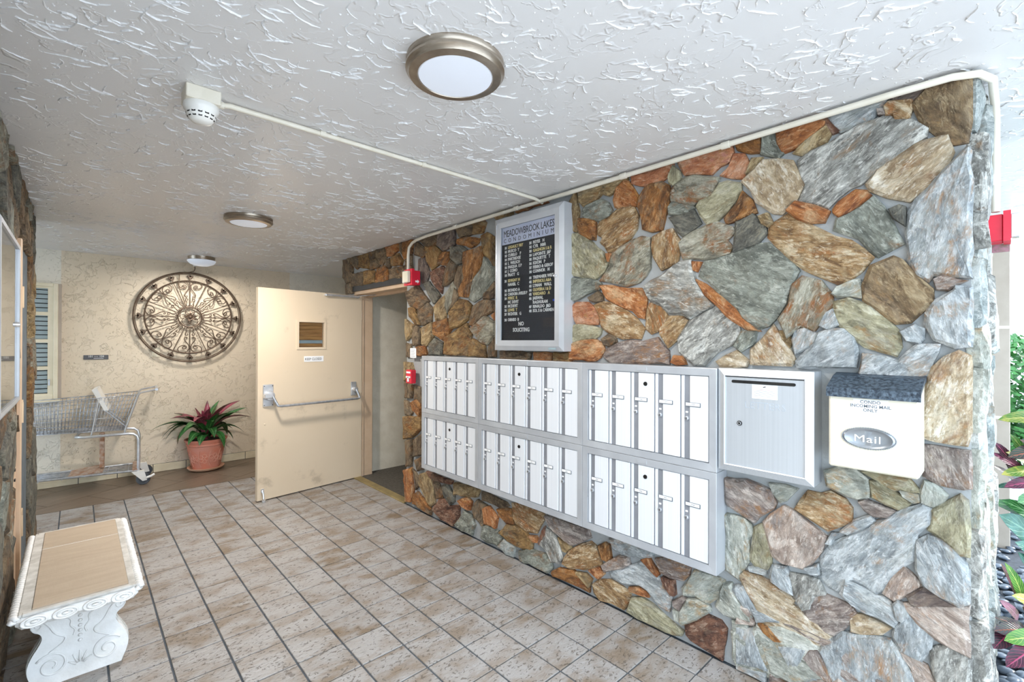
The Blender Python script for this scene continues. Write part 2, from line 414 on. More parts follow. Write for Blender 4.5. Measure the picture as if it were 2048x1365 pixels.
# ------------------------------------------------------------------ mesh helpers
class MB:
    """collects shapes into one mesh"""
    def __init__(s):
        s.v, s.f, s.uv = [], [], None
    def add(s, verts, faces):
        o = len(s.v)
        s.v += [tuple(p) for p in verts]
        s.f += [tuple(i + o for i in f) for f in faces]
        return s
    def box(s, x0, x1, y0, y1, z0, z1, bev=0.):
        if x0 > x1: x0, x1 = x1, x0
        if y0 > y1: y0, y1 = y1, y0
        if z0 > z1: z0, z1 = z1, z0
        if not bev:
            return s.add([(x, y, z) for z in (z0, z1) for y in (y0, y1) for x in (x0, x1)],
                         [(0, 2, 3, 1), (4, 5, 7, 6), (0, 1, 5, 4), (2, 6, 7, 3), (0, 4, 6, 2), (1, 3, 7, 5)])
        b = min(bev, (x1 - x0) / 2.01, (y1 - y0) / 2.01, (z1 - z0) / 2.01)
        bm = bmesh.new()
        bmesh.ops.create_cube(bm, size=1)
        for q in bm.verts:
            q.co = Vector(((x0 + x1) / 2 + q.co.x * (x1 - x0), (y0 + y1) / 2 + q.co.y * (y1 - y0), (z0 + z1) / 2 + q.co.z * (z1 - z0)))
        bmesh.ops.bevel(bm, geom=list(bm.edges), offset=b, segments=1, affect='EDGES')
        bm.verts.index_update()
        s.add([q.co for q in bm.verts], [[q.index for q in f.verts] for f in bm.faces])
        bm.free()
        return s
    def tube(s, pts, r, n=8, closed=False, cap=True):
        P = [Vector(p) for p in pts]
        m = len(P)
        rs = r if isinstance(r, (list, tuple)) else [r] * m
        T = []
        for i in range(m):
            a = P[(i - 1) % m] if (closed or i) else P[i]
            b = P[(i + 1) % m] if (closed or i < m - 1) else P[i]
            d = (b - a)
            T.append(d.normalized() if d.length > 1e-9 else Vector((0, 0, 1)))
        up = Vector((0, 0, 1)) if abs(T[0].z) < .9 else Vector((1, 0, 0))
        nrm = (up - T[0] * up.dot(T[0])).normalized()
        rings = []
        for i in range(m):
            nrm = nrm - T[i] * nrm.dot(T[i])
            nrm = nrm.normalized() if nrm.length > 1e-6 else T[i].orthogonal().normalized()
            bn = T[i].cross(nrm)
            rings.append([P[i] + (nrm * cos(2 * pi * k / n) + bn * sin(2 * pi * k / n)) * rs[i] for k in range(n)])
        vs_ = [p for rg in rings for p in rg]
        fs = []
        for i in range(m if closed else m - 1):
            j = (i + 1) % m
            for k in range(n):
                l = (k + 1) % n
                fs.append((i * n + k, i * n + l, j * n + l, j * n + k))
        if cap and not closed:
            fs += [tuple(range(n - 1, -1, -1)), tuple((m - 1) * n + k for k in range(n))]
        return s.add(vs_, fs)
    def lathe(s, prof, n=32, c=(0, 0, 0), sx=1., sy=1., axis='Z'):
        """prof: list of (radius, height)"""
        vs_, fs = [], []
        for r_, z in prof:
            for k in range(n):
                a = 2 * pi * k / n
                x, y = r_ * cos(a) * sx, r_ * sin(a) * sy
                p = (x, y, z) if axis == 'Z' else ((x, z, y) if axis == 'Y' else (z, x, y))
                vs_.append((p[0] + c[0], p[1] + c[1], p[2] + c[2]))
        m = len(prof)
        for i in range(m - 1):
            for k in range(n):
                l = (k + 1) % n
                fs.append((i * n + k, i * n + l, (i + 1) * n + l, (i + 1) * n + k))
        fs.append(tuple(range(n - 1, -1, -1)))
        fs.append(tuple((m - 1) * n + k for k in range(n)))
        return s.add(vs_, fs)
    def prism(s, poly, y0, y1):
        """poly in (x,z), extruded along y"""
        n = len(poly)
        return s.add([(x, y0, z) for x, z in poly] + [(x, y1, z) for x, z in poly],
                     [tuple(range(n)), tuple(range(2 * n - 1, n - 1, -1))] + [(i, i + n, (i + 1) % n + n, (i + 1) % n) for i in range(n)])
    def obj(s, name, mat, parent=None, smooth=False, loc=None, bev=0):
        me = bpy.data.meshes.new(name)
        me.from_pydata(s.v, [], s.f)
        me.update()
        bm = bmesh.new()
        bm.from_mesh(me)
        bmesh.ops.recalc_face_normals(bm, faces=bm.faces)
        bm.to_mesh(me)
        bm.free()
        return link(name, me, mat, parent, smooth, loc)

def link(name, me, mat, parent=None, smooth=False, loc=None):
    if smooth:
        me.polygons.foreach_set('use_smooth', [True] * len(me.polygons))
        if smooth != 'all':
            try:
                me.set_sharp_from_angle(angle=radians(42))
            except Exception:
                pass
    o = bpy.data.objects.new(name, me)
    if mat is not None and not me.materials:
        me.materials.append(M[mat] if isinstance(mat, str) else mat)
    COL.objects.link(o)
    if parent:
        o.parent = parent
    if loc:
        o.location = loc
    return o

def tag(o, label, cat, group=None):
    o['label'] = label
    o['category'] = cat
    if group:
        o['group'] = group
    return o

def thing(name, label, cat, loc=(0, 0, 0), rz=0., group=None):
    o = bpy.data.objects.new(name, None)
    o.empty_display_size = .05
    COL.objects.link(o)
    o.location = loc
    o.rotation_euler = (0, 0, rz)
    return tag(o, label, cat, group)

def struct(o, label=None):
    o['kind'] = 'structure'
    if label:
        o['label'] = label
    return o

def box(name, mat, parent, *a, bev=0.):
    return MB().box(*a, bev=bev).obj(name, mat, parent)

def text(name, s_, size, mat, parent, loc, sx=1., align='LEFT', ext=.0006, spacing=1., shear=0., bold=0.):
    """flat lettering facing local -Y"""
    cu = bpy.data.curves.new('lettering', 'FONT')
    cu.body = s_
    cu.size = size
    cu.align_x = align
    cu.extrude = ext
    cu.space_character = spacing
    cu.shear = shear
    cu.offset = bold
    cu.resolution_u = 2
    ob = bpy.data.objects.new('lettering', cu)
    COL.objects.link(ob)
    dg = bpy.context.evaluated_depsgraph_get()
    me = bpy.data.meshes.new_from_object(ob.evaluated_get(dg))
    bpy.data.objects.remove(ob)
    bpy.data.curves.remove(cu)
    for q in me.vertices:
        q.co = Vector((q.co.x * sx, -q.co.z, q.co.y))
    me.materials.clear()
    return link(name, me, mat, parent, loc=loc)

def arc(cx, cz, r, a0, a1, n=10):
    return [(cx + r * cos(a0 + (a1 - a0) * i / n), cz + r * sin(a0 + (a1 - a0) * i / n)) for i in range(n + 1)]

RW, LW = -pi / 2, pi / 2      # turn of things on the right wall / on the left wall
def on_right(y, z, x=XW): return (x, y, z)

M['lid'] = pm('black_hammered_lid', '1c2733', '55636f', .4, .2, 90, bump=.6, bsc=120)
M['tagframe'] = pm('dark_tag_frame', '5d646b', '737a81', .5)
M['bluetag'] = pm('blue_tag', '2f4fc0', '3a5ad0', .5)
STONES = """\
B -5.198,2.444 -5.022,2.435 -4.973,2.303 -5,2.16 -5.116,2.154 -5.206,2.229
B -4.993,2.439 -4.827,2.439 -4.807,2.308 -4.871,2.295 -5.002,2.379
b -4.809,2.435 -4.591,2.436 -4.557,2.332 -4.581,2.263 -4.71,2.289 -4.79,2.306
B -4.578,2.436 -4.411,2.437 -4.426,2.361 -4.548,2.339
B -4.54,2.336 -4.41,2.35 -4.338,2.272 -4.393,2.249 -4.539,2.258
B -4.392,2.436 -4.228,2.439 -4.194,2.344 -4.284,2.269 -4.328,2.281 -4.399,2.361
O -4.214,2.45 -3.965,2.43 -3.951,2.381 -4.091,2.331 -4.176,2.341
b -4.123,2.312 -3.964,2.338 -3.889,2.263 -3.909,2.225 -4.091,2.24
B -4.213,2.31 -4.147,2.315 -4.117,2.229 -4.149,2.218 -4.213,2.253
B -4.973,2.246 -4.704,2.24 -4.694,2.108 -4.962,2.116
b -4.68,2.247 -4.457,2.23 -4.448,2.113 -4.67,2.11
o -4.393,2.246 -4.238,2.255 -4.163,2.211 -4.17,2.112 -4.424,2.108 -4.425,2.196
B -4.146,2.208 -3.868,2.211 -3.855,2.17 -3.881,2.111 -4.141,2.115
B -5.136,2.146 -4.981,2.148 -4.98,2.036 -5.125,2.039
B -3.948,2.429 -3.897,2.436 -3.872,2.418 -3.885,2.303 -3.934,2.358
o -3.881,2.432 -3.701,2.423 -3.725,2.308 -3.842,2.265 -3.873,2.295
B -3.835,2.261 -3.726,2.289 -3.717,2.162 -3.835,2.175
B -3.674,2.403 -3.622,2.387 -3.441,2.272 -3.553,2.244 -3.682,2.289
B -3.608,2.403 -3.308,2.415 -3.315,2.35 -3.343,2.321 -3.487,2.338
p -3.282,2.415 -3.073,2.42 -3.065,2.288 -3.221,2.26 -3.294,2.312
B -3.046,2.429 -2.838,2.422 -2.838,2.336 -2.991,2.337
b -2.827,2.42 -2.699,2.411 -2.677,2.394 -2.711,2.326 -2.826,2.334
o -3.025,2.319 -2.9,2.319 -2.75,2.283 -2.766,2.258 -2.861,2.233 -2.964,2.272 -3.025,2.286
D -3.109,2.274 -2.969,2.258 -2.909,2.222 -2.952,2.129 -3.017,2.125 -3.116,2.185
o -3.218,2.248 -3.143,2.238 -3.136,2.184 -3.164,2.134 -3.285,2.158 -3.266,2.22
b -3.484,2.33 -3.331,2.307 -3.254,2.255 -3.281,2.157 -3.389,2.118 -3.475,2.206
p -3.609,2.239 -3.498,2.238 -3.44,2.104 -3.485,2.021 -3.551,2.018 -3.608,2.131
r -3.418,2.1 -3.238,2.131 -3.193,2.102 -3.234,1.988 -3.249,1.908 -3.338,1.971 -3.409,2.048
B -3.166,2.131 -3.126,2.167 -3.03,2.119 -3.061,2.023 -3.187,1.968 -3.216,1.962 -3.209,2.019
B -3.058,2.02 -3.006,2.104 -2.941,2.104 -2.927,1.945 -3.005,1.911 -3.058,1.972
o -2.93,2.208 -2.725,2.22 -2.7,2.146 -2.746,2.053 -2.821,1.999 -2.885,1.854 -3.002,1.87 -3.002,1.908 -2.922,1.943 -2.936,2.097
b -2.733,2.303 -2.663,2.314 -2.589,2.272 -2.582,2.057 -2.638,2.124 -2.702,2.162
G -2.686,2.134 -2.582,2.039 -2.587,1.944 -2.711,1.848 -2.82,1.811 -2.881,1.83 -2.831,1.975 -2.746,2.035
B -2.694,1.861 -2.576,1.941 -2.575,1.825 -2.694,1.825
D -3.531,2.013 -3.44,2.021 -3.274,1.888 -3.371,1.828 -3.457,1.919
B -3.802,1.962 -3.619,2.002 -3.439,1.856 -3.601,1.795 -3.738,1.83 -3.792,1.906
B -3.606,1.782 -3.468,1.846 -3.39,1.791 -3.405,1.671 -3.532,1.647 -3.614,1.739
b -3.765,1.809 -3.674,1.813 -3.569,1.648 -3.666,1.66 -3.755,1.735
t -3.36,1.797 -3.219,1.882 -3.192,1.832 -3.191,1.698 -3.336,1.686
g -3.186,1.897 -3.078,1.988 -3.05,1.954 -3.091,1.825 -3.159,1.73 -3.186,1.797
B -3.058,1.936 -3.014,1.87 -3.063,1.799 -3.139,1.756 -3.102,1.826
b -3.128,1.742 -2.991,1.841 -2.9,1.82 -2.848,1.785 -2.886,1.679 -3.004,1.626 -3.098,1.612
B -2.83,1.768 -2.696,1.814 -2.581,1.8 -2.569,1.728 -2.672,1.702 -2.819,1.622 -2.868,1.631
t -3.828,1.708 -3.673,1.647 -3.722,1.559 -3.799,1.512 -3.827,1.586
B -3.666,1.645 -3.578,1.627 -3.577,1.476 -3.682,1.466 -3.718,1.557
t -3.562,1.617 -3.389,1.666 -3.373,1.537 -3.482,1.468 -3.545,1.476
o -3.367,1.666 -3.162,1.689 -3.104,1.61 -3.217,1.512 -3.367,1.565
D -3.43,1.482 -3.338,1.534 -3.227,1.492 -3.234,1.393 -3.429,1.389
b -3.199,1.534 -2.899,1.644 -2.847,1.566 -2.898,1.392 -3.213,1.402
g -2.855,1.604 -2.686,1.699 -2.569,1.643 -2.568,1.549 -2.647,1.481 -2.744,1.512
b -2.88,1.453 -2.831,1.524 -2.685,1.47 -2.661,1.39 -2.88,1.393
B -2.633,1.463 -2.563,1.538 -2.562,1.393 -2.632,1.391
o -3.63,1.454 -3.501,1.464 -3.468,1.395 -3.547,1.377 -3.624,1.375
B -3.817,1.49 -3.734,1.481 -3.738,1.363 -3.807,1.361
O -2.599,1.696 -2.563,1.716 -2.563,1.66
t -3.837,1.314 -3.72,1.307 -3.694,1.255 -3.744,1.159 -3.836,1.134
B -3.836,1.124 -3.698,1.107 -3.718,0.991 -3.821,0.982
B -3.663,1.109 -3.545,1.094 -3.545,0.955 -3.675,0.966
o -3.725,0.945 -3.618,0.982 -3.544,0.914 -3.568,0.836 -3.687,0.885
B -3.834,0.961 -3.761,0.942 -3.709,0.856 -3.742,0.829 -3.834,0.825
b -3.841,0.805 -3.544,0.84 -3.543,0.736 -3.715,0.633 -3.84,0.6
B -3.819,0.585 -3.708,0.615 -3.707,0.475 -3.726,0.378 -3.804,0.35
B -3.685,0.606 -3.543,0.692 -3.542,0.504 -3.671,0.468
B -3.646,0.441 -3.542,0.486 -3.529,0.378 -3.614,0.348
O -3.843,0.309 -3.719,0.361 -3.687,0.146 -3.737,0.043 -3.828,0.02
t -3.584,0.323 -3.493,0.355 -3.4,0.302 -3.336,0.132 -3.399,0.091 -3.516,0.174 -3.584,0.248
B -3.696,0.353 -3.663,0.333 -3.606,0.295 -3.593,0.223 -3.644,0.172
o -3.694,0.115 -3.612,0.161 -3.492,0.113 -3.392,0.065 -3.399,0.016 -3.539,0.027 -3.694,0.038
r -3.465,0.373 -3.08,0.37 -3.1,0.35 -3.263,0.329 -3.378,0.331
B -3.373,0.317 -3.294,0.323 -3.218,0.233 -3.228,0.208 -3.306,0.177
D -3.231,0.3 -3.155,0.335 -3.063,0.259 -3.063,0.214 -3.119,0.176 -3.199,0.238
t -3.056,0.364 -2.849,0.388 -2.736,0.383 -2.762,0.329 -2.904,0.3 -3.055,0.275
r -3.361,0.071 -3.267,0.182 -3.165,0.213 -3.123,0.16 -2.984,0.206 -2.999,0.114 -3.078,0.015 -3.244,0.025
G -3.044,0.031 -2.922,0.176 -2.833,0.166 -2.796,0.101 -2.829,0.015 -2.995,0.022
O -2.957,0.259 -2.889,0.293 -2.834,0.27 -2.852,0.205 -2.942,0.208 -3.005,0.238
B -2.826,0.224 -2.758,0.303 -2.658,0.29 -2.705,0.118 -2.79,0.158
O -2.702,0.257 -2.624,0.288 -2.533,0.23 -2.554,0.152 -2.684,0.144
B -2.714,0.373 -2.577,0.372 -2.439,0.361 -2.411,0.35 -2.484,0.313 -2.576,0.321 -2.713,0.313
G -2.699,0.117 -2.648,0.139 -2.527,0.135 -2.487,0.102 -2.524,0.033 -2.648,0.019 -2.712,0.026
o -2.534,0.291 -2.466,0.321 -2.392,0.328 -2.363,0.237 -2.437,0.222 -2.503,0.248
Q -2.379,0.373 -2.28,0.383 -2.076,0.377 -2.076,0.348 -2.142,0.24 -2.235,0.219 -2.332,0.245 -2.364,0.28
b -2.503,0.135 -2.427,0.21 -2.354,0.225 -2.236,0.209 -2.176,0.168 -2.184,0.118 -2.27,0.096 -2.408,0.102
W -2.512,0.041 -2.456,0.098 -2.381,0.096 -2.335,0.086 -2.36,0.01 -2.424,0.006
G -2.304,0.064 -2.225,0.102 -2.067,0.125 -2.011,0.098 -2.003,0.055 -2.041,0.015 -2.156,0.017 -2.294,0.012
r -2.126,0.184 -2.091,0.265 -2.068,0.302 -2.06,0.258 -2.113,0.171
Z -2.056,0.293 -1.98,0.287 -1.949,0.223 -1.919,0.147 -1.94,0.112 -2,0.102 -2.056,0.159 -2.105,0.173
m -2.057,0.376 -1.903,0.379 -1.712,0.379 -1.699,0.346 -1.787,0.287 -1.842,0.258 -1.931,0.286 -2.025,0.327
t -1.946,0.268 -1.86,0.256 -1.845,0.239 -1.888,0.199 -1.908,0.196
O -2.198,0.203 -2.142,0.214 -2.125,0.184 -2.155,0.181
Q -1.901,0.153 -1.858,0.212 -1.773,0.278 -1.699,0.318 -1.659,0.304 -1.632,0.25 -1.619,0.214 -1.69,0.17 -1.856,0.108 -1.908,0.122
o -1.64,0.316 -1.594,0.346 -1.569,0.344 -1.556,0.271 -1.58,0.249 -1.611,0.247
o -1.992,0.04 -1.94,0.076 -1.83,0.104 -1.766,0.078 -1.705,0.048 -1.705,0.022 -1.772,0.028 -1.885,0.023 -1.976,0.023
t -1.799,0.104 -1.732,0.118 -1.691,0.1 -1.705,0.054 -1.764,0.085
O -1.709,0.153 -1.632,0.197 -1.603,0.166 -1.637,0.128 -1.702,0.146
L -1.563,0.379 -1.454,0.413 -1.296,0.392 -1.29,0.378 -1.355,0.343 -1.426,0.329 -1.535,0.336
m -1.613,0.208 -1.495,0.305 -1.442,0.314 -1.432,0.284 -1.481,0.245 -1.591,0.188
L -1.473,0.241 -1.421,0.276 -1.344,0.337 -1.259,0.279 -1.183,0.202 -1.199,0.123 -1.251,0.132 -1.317,0.181 -1.374,0.193 -1.459,0.166 -1.556,0.164 -1.563,0.191
O -1.352,0.339 -1.317,0.36 -1.253,0.293 -1.259,0.281 -1.287,0.297
m -1.272,0.367 -1.223,0.384 -1.084,0.38 -1.095,0.346 -1.121,0.312 -1.193,0.3 -1.245,0.307
r -1.233,0.283 -1.172,0.29 -1.166,0.221 -1.182,0.215 -1.221,0.257
E -1.125,0.266 -1.088,0.327 -1.062,0.378 -0.94,0.383 -0.922,0.385 -0.945,0.3 -1,0.243 -1.029,0.244 -1.066,0.255 -1.12,0.238
Q -1.68,0.074 -1.637,0.115 -1.557,0.145 -1.475,0.135 -1.428,0.12 -1.428,0.081 -1.467,0.02 -1.541,0.023 -1.627,0.005 -1.672,0.03
O -1.432,0.152 -1.382,0.172 -1.326,0.166 -1.314,0.151 -1.374,0.142 -1.426,0.144
e -1.439,0.026 -1.414,0.103 -1.356,0.126 -1.289,0.115 -1.223,0.083 -1.121,0.051 -1.131,0.032 -1.221,0.011 -1.374,0.014
m -1.17,0.186 -1.121,0.227 -1.105,0.228 -1.137,0.159 -1.17,0.166
E -1.136,0.153 -1.094,0.227 -1.046,0.242 -0.99,0.234 -0.985,0.218 -1.051,0.15 -1.119,0.094 -1.13,0.095
E -1.167,0.145 -1.141,0.151 -1.138,0.096 -1.158,0.102
r -1.108,0.092 -1.051,0.133 -0.999,0.186 -0.936,0.184 -0.912,0.162 -0.93,0.008 -0.994,0.02 -1.076,0.036 -1.103,0.054
E -0.931,0.335 -0.92,0.371 -0.889,0.383 -0.866,0.334 -0.839,0.29 -0.799,0.269 -0.799,0.246 -0.858,0.232 -0.919,0.228 -0.955,0.249 -0.943,0.287
L -0.88,0.363 -0.865,0.382 -0.84,0.39 -0.788,0.319 -0.77,0.289 -0.773,0.273 -0.797,0.277 -0.834,0.308
Y -0.848,0.43 -0.828,0.457 -0.766,0.461 -0.696,0.442 -0.624,0.412 -0.636,0.39 -0.595,0.364 -0.493,0.32 -0.533,0.263 -0.63,0.22 -0.689,0.22 -0.768,0.274 -0.776,0.309 -0.812,0.367 -0.834,0.397
o -0.765,0.256 -0.723,0.256 -0.676,0.219 -0.699,0.212 -0.744,0.228
L -0.716,0.479 -0.709,0.53 -0.657,0.542 -0.644,0.5 -0.631,0.433 -0.676,0.447 -0.716,0.461
Z -0.646,0.52 -0.579,0.527 -0.54,0.527 -0.519,0.484 -0.555,0.463 -0.572,0.403 -0.597,0.385 -0.623,0.428
L -0.585,0.567 -0.54,0.59 -0.54,0.56 -0.56,0.556
m -0.591,0.379 -0.57,0.424 -0.557,0.464 -0.513,0.475 -0.433,0.467 -0.416,0.445 -0.449,0.381 -0.486,0.33 -0.551,0.327 -0.572,0.349
E -0.882,0.164 -0.824,0.195 -0.77,0.235 -0.745,0.227 -0.697,0.208 -0.69,0.19 -0.67,0.156 -0.673,0.081 -0.696,0.047 -0.782,0.001 -0.819,0.008 -0.864,0.012 -0.879,0.044 -0.876,0.093
L -0.685,0.195 -0.63,0.215 -0.586,0.229 -0.604,0.132 -0.629,0.101 -0.655,0.145
m -0.591,0.191 -0.567,0.234 -0.543,0.246 -0.513,0.195 -0.495,0.144 -0.521,0.14 -0.56,0.161
L -0.61,0.106 -0.582,0.124 -0.537,0.122 -0.531,0.107 -0.629,0.054
E -0.882,0.212 -0.806,0.234 -0.82,0.202 -0.876,0.177
L -0.539,0.245 -0.486,0.318 -0.455,0.355 -0.413,0.364 -0.349,0.386 -0.307,0.391 -0.282,0.359 -0.244,0.279 -0.213,0.198 -0.43,0.014 -0.476,0.086 -0.496,0.144 -0.511,0.196
m -0.91,0.867 -0.823,0.877 -0.761,0.864 -0.717,0.849 -0.701,0.802 -0.709,0.78 -0.768,0.729 -0.785,0.698 -0.826,0.716 -0.901,0.746 -0.912,0.785
E -0.723,0.882 -0.662,0.887 -0.618,0.885 -0.662,0.826 -0.68,0.813 -0.711,0.847
E -0.914,0.701 -0.827,0.697 -0.802,0.678 -0.798,0.649 -0.814,0.61 -0.814,0.507 -0.844,0.452 -0.852,0.413 -0.909,0.436
e -0.784,0.674 -0.756,0.696 -0.745,0.665 -0.721,0.604 -0.722,0.535 -0.736,0.504 -0.78,0.502 -0.805,0.523 -0.792,0.598
M -0.747,0.707 -0.716,0.75 -0.666,0.798 -0.632,0.786 -0.571,0.749 -0.515,0.714 -0.531,0.654 -0.566,0.59 -0.595,0.563 -0.668,0.557 -0.707,0.574 -0.719,0.604 -0.739,0.662
Q -0.624,0.8 -0.599,0.844 -0.577,0.882 -0.532,0.881 -0.498,0.901 -0.452,0.881 -0.431,0.852 -0.431,0.807 -0.458,0.78 -0.507,0.745 -0.559,0.77
L -0.809,0.485 -0.768,0.5 -0.736,0.494 -0.74,0.477 -0.805,0.474
L -0.587,0.564 -0.542,0.592 -0.539,0.559 -0.565,0.553
L -0.514,0.687 -0.491,0.737 -0.475,0.746 -0.5,0.688
E -0.515,0.982 -0.463,1.006 -0.417,1.006 -0.38,0.976 -0.376,0.936 -0.376,0.912 -0.407,0.896 -0.442,0.9 -0.508,0.923
e -0.396,1.006 -0.346,1.008 -0.257,1.003 -0.227,0.964 -0.251,0.962 -0.282,0.963 -0.3,0.955 -0.325,0.968
e -0.37,0.974 -0.349,0.979 -0.314,0.954 -0.288,0.94 -0.248,0.922 -0.263,0.904 -0.288,0.889 -0.325,0.899 -0.362,0.914
E -0.281,0.954 -0.23,0.954 -0.23,0.932 -0.241,0.925 -0.272,0.941
m -0.402,0.887 -0.386,0.895 -0.327,0.881 -0.298,0.877 -0.32,0.852 -0.358,0.845 -0.385,0.858
L -0.537,0.537 -0.53,0.625 -0.499,0.684 -0.452,0.727 -0.393,0.779 -0.326,0.84 -0.275,0.883 -0.218,0.922 -0.195,0.916 -0.204,0.86 -0.236,0.811 -0.239,0.763 -0.245,0.713 -0.275,0.68 -0.3,0.642 -0.332,0.573 -0.355,0.547 -0.392,0.571 -0.423,0.58 -0.451,0.561 -0.47,0.506 -0.503,0.514
L -0.462,0.75 -0.42,0.805 -0.366,0.842 -0.356,0.828 -0.393,0.785 -0.442,0.745
E -0.223,0.967 -0.212,1.005 -0.186,0.999 -0.155,0.968 -0.164,0.944 -0.191,0.922 -0.22,0.93
e -0.194,0.908 -0.146,0.951 -0.119,0.977 -0.106,0.962 -0.101,0.867 -0.102,0.775 -0.119,0.776 -0.174,0.819 -0.202,0.837 -0.197,0.87
L -0.229,0.789 -0.203,0.813 -0.174,0.81 -0.136,0.781 -0.109,0.746 -0.103,0.615 -0.124,0.598 -0.174,0.611 -0.214,0.634 -0.232,0.682 -0.235,0.748
M -0.328,0.557 -0.3,0.629 -0.269,0.678 -0.251,0.659 -0.221,0.631 -0.257,0.587 -0.3,0.545
p -0.259,0.576 -0.215,0.622 -0.174,0.607 -0.13,0.6 -0.232,0.557 -0.25,0.557
L -0.462,0.506 -0.446,0.563 -0.394,0.55 -0.354,0.539 -0.316,0.542 -0.304,0.521 -0.287,0.472 -0.298,0.452 -0.341,0.462 -0.38,0.467 -0.426,0.481
Y -0.432,0.434 -0.399,0.445 -0.354,0.442 -0.309,0.436 -0.336,0.403 -0.399,0.377 -0.426,0.374
L -0.298,0.53 -0.286,0.548 -0.274,0.54 -0.265,0.52 -0.255,0.508 -0.278,0.483 -0.288,0.484
M -0.271,0.541 -0.231,0.558 -0.163,0.586 -0.101,0.606 -0.101,0.476 -0.099,0.437 -0.141,0.445 -0.185,0.457 -0.231,0.491 -0.264,0.523
L -0.3,0.41 -0.293,0.453 -0.274,0.484 -0.253,0.505 -0.231,0.481 -0.195,0.452 -0.199,0.418 -0.224,0.36 -0.249,0.365 -0.281,0.371
M -0.278,0.362 -0.247,0.362 -0.224,0.349 -0.21,0.347 -0.195,0.306 -0.19,0.282 -0.23,0.26 -0.249,0.318 -0.269,0.349
Z -0.194,0.41 -0.181,0.425 -0.152,0.445 -0.12,0.431 -0.097,0.429 -0.099,0.357 -0.097,0.319 -0.173,0.276 -0.187,0.329 -0.191,0.372
Y -0.22,1.161 -0.22,1.262 -0.206,1.349 -0.203,1.384 -0.192,1.411 -0.158,1.451 -0.124,1.472 -0.098,1.456 -0.09,1.431 -0.093,1.402 -0.094,1.335 -0.098,1.253 -0.093,1.198 -0.106,1.152 -0.141,1.154 -0.185,1.158
m -0.223,1.135 -0.186,1.133 -0.095,1.13 -0.091,1.095 -0.095,1.007 -0.114,1.002 -0.146,1.004 -0.174,1.006 -0.214,1.024 -0.22,1.081
L -0.389,1.458 -0.326,1.447 -0.285,1.432 -0.263,1.46 -0.233,1.493 -0.172,1.493 -0.18,1.471 -0.195,1.435 -0.203,1.396 -0.221,1.357 -0.294,1.352 -0.41,1.357
G -0.488,1.957 -0.479,1.995 -0.4,2.028 -0.361,2.06 -0.334,2.018 -0.306,1.951 -0.274,1.868 -0.349,1.83 -0.361,1.842 -0.404,1.908 -0.431,1.924
n -0.368,1.795 -0.299,1.821 -0.277,1.804 -0.236,1.742 -0.194,1.692 -0.194,1.646 -0.211,1.628 -0.254,1.578 -0.291,1.574 -0.329,1.609 -0.389,1.667 -0.393,1.718
L -0.279,1.543 -0.239,1.566 -0.217,1.552 -0.218,1.515 -0.228,1.502 -0.26,1.511
m -0.186,1.727 -0.166,1.739 -0.132,1.718 -0.107,1.715 -0.132,1.706 -0.152,1.689 -0.179,1.692
L -0.207,1.609 -0.193,1.644 -0.136,1.682 -0.132,1.695 -0.085,1.691 -0.079,1.581 -0.082,1.489 -0.132,1.488 -0.186,1.515 -0.21,1.571
D -0.31,2 -0.284,2.008 -0.27,2 -0.269,1.93 -0.298,1.968
e -0.486,1.665 -0.439,1.676 -0.368,1.639 -0.318,1.582 -0.286,1.543 -0.281,1.486 -0.293,1.454 -0.329,1.468 -0.385,1.487 -0.439,1.537 -0.469,1.573
L -0.102,2.169 -0.095,2.155 -0.094,1.969 -0.096,1.722 -0.14,1.734 -0.19,1.744 -0.201,1.722 -0.234,1.747 -0.256,1.804 -0.258,1.949 -0.254,1.976 -0.237,2.017 -0.205,2.051 -0.171,2.094 -0.139,2.128
n -0.247,2.373 -0.206,2.412 -0.163,2.433 -0.122,2.429 -0.082,2.414 -0.083,2.345 -0.093,2.256 -0.106,2.19 -0.144,2.194 -0.177,2.235 -0.223,2.301
Q -0.326,2.39 -0.317,2.403 -0.249,2.387 -0.253,2.352 -0.261,2.317 -0.294,2.327 -0.301,2.354 -0.323,2.353
p -0.316,2.431 -0.245,2.431 -0.178,2.428 -0.206,2.417 -0.245,2.389 -0.279,2.398 -0.303,2.407
m -0.347,2.389 -0.331,2.383 -0.327,2.359 -0.342,2.368
Y -0.382,2.112 -0.346,2.156 -0.288,2.193 -0.224,2.226 -0.155,2.225 -0.141,2.166 -0.155,2.125 -0.206,2.058 -0.254,2.021 -0.319,2.051 -0.372,2.089
L -0.515,2.425 -0.339,2.428 -0.321,2.429 -0.328,2.392 -0.346,2.385 -0.364,2.36 -0.405,2.353 -0.464,2.343 -0.486,2.369
Z -0.614,2.27 -0.571,2.294 -0.502,2.309 -0.465,2.323 -0.401,2.345 -0.339,2.349 -0.327,2.355 -0.298,2.332 -0.25,2.311 -0.208,2.265 -0.211,2.242 -0.25,2.228 -0.298,2.194 -0.362,2.15 -0.404,2.118 -0.435,2.113 -0.472,2.087 -0.509,2.051 -0.539,2.067 -0.61,2.099 -0.587,2.163 -0.61,2.215
r -0.543,2.43 -0.525,2.432 -0.473,2.344 -0.49,2.346 -0.516,2.385
O -0.703,2.424 -0.551,2.428 -0.521,2.4 -0.525,2.38 -0.579,2.344 -0.619,2.329 -0.673,2.322 -0.699,2.371
t -0.631,2.304 -0.587,2.345 -0.513,2.383 -0.502,2.345 -0.517,2.32 -0.563,2.307 -0.602,2.292
G -0.756,2.427 -0.711,2.427 -0.696,2.361 -0.674,2.317 -0.691,2.308 -0.761,2.342
o -0.879,2.427 -0.763,2.43 -0.765,2.349 -0.808,2.362 -0.86,2.392
Y -0.842,2.236 -0.753,2.31 -0.636,2.272 -0.62,2.227 -0.608,2.186 -0.596,2.165 -0.627,2.104 -0.678,2.059 -0.711,2.07 -0.779,2.132 -0.797,2.185
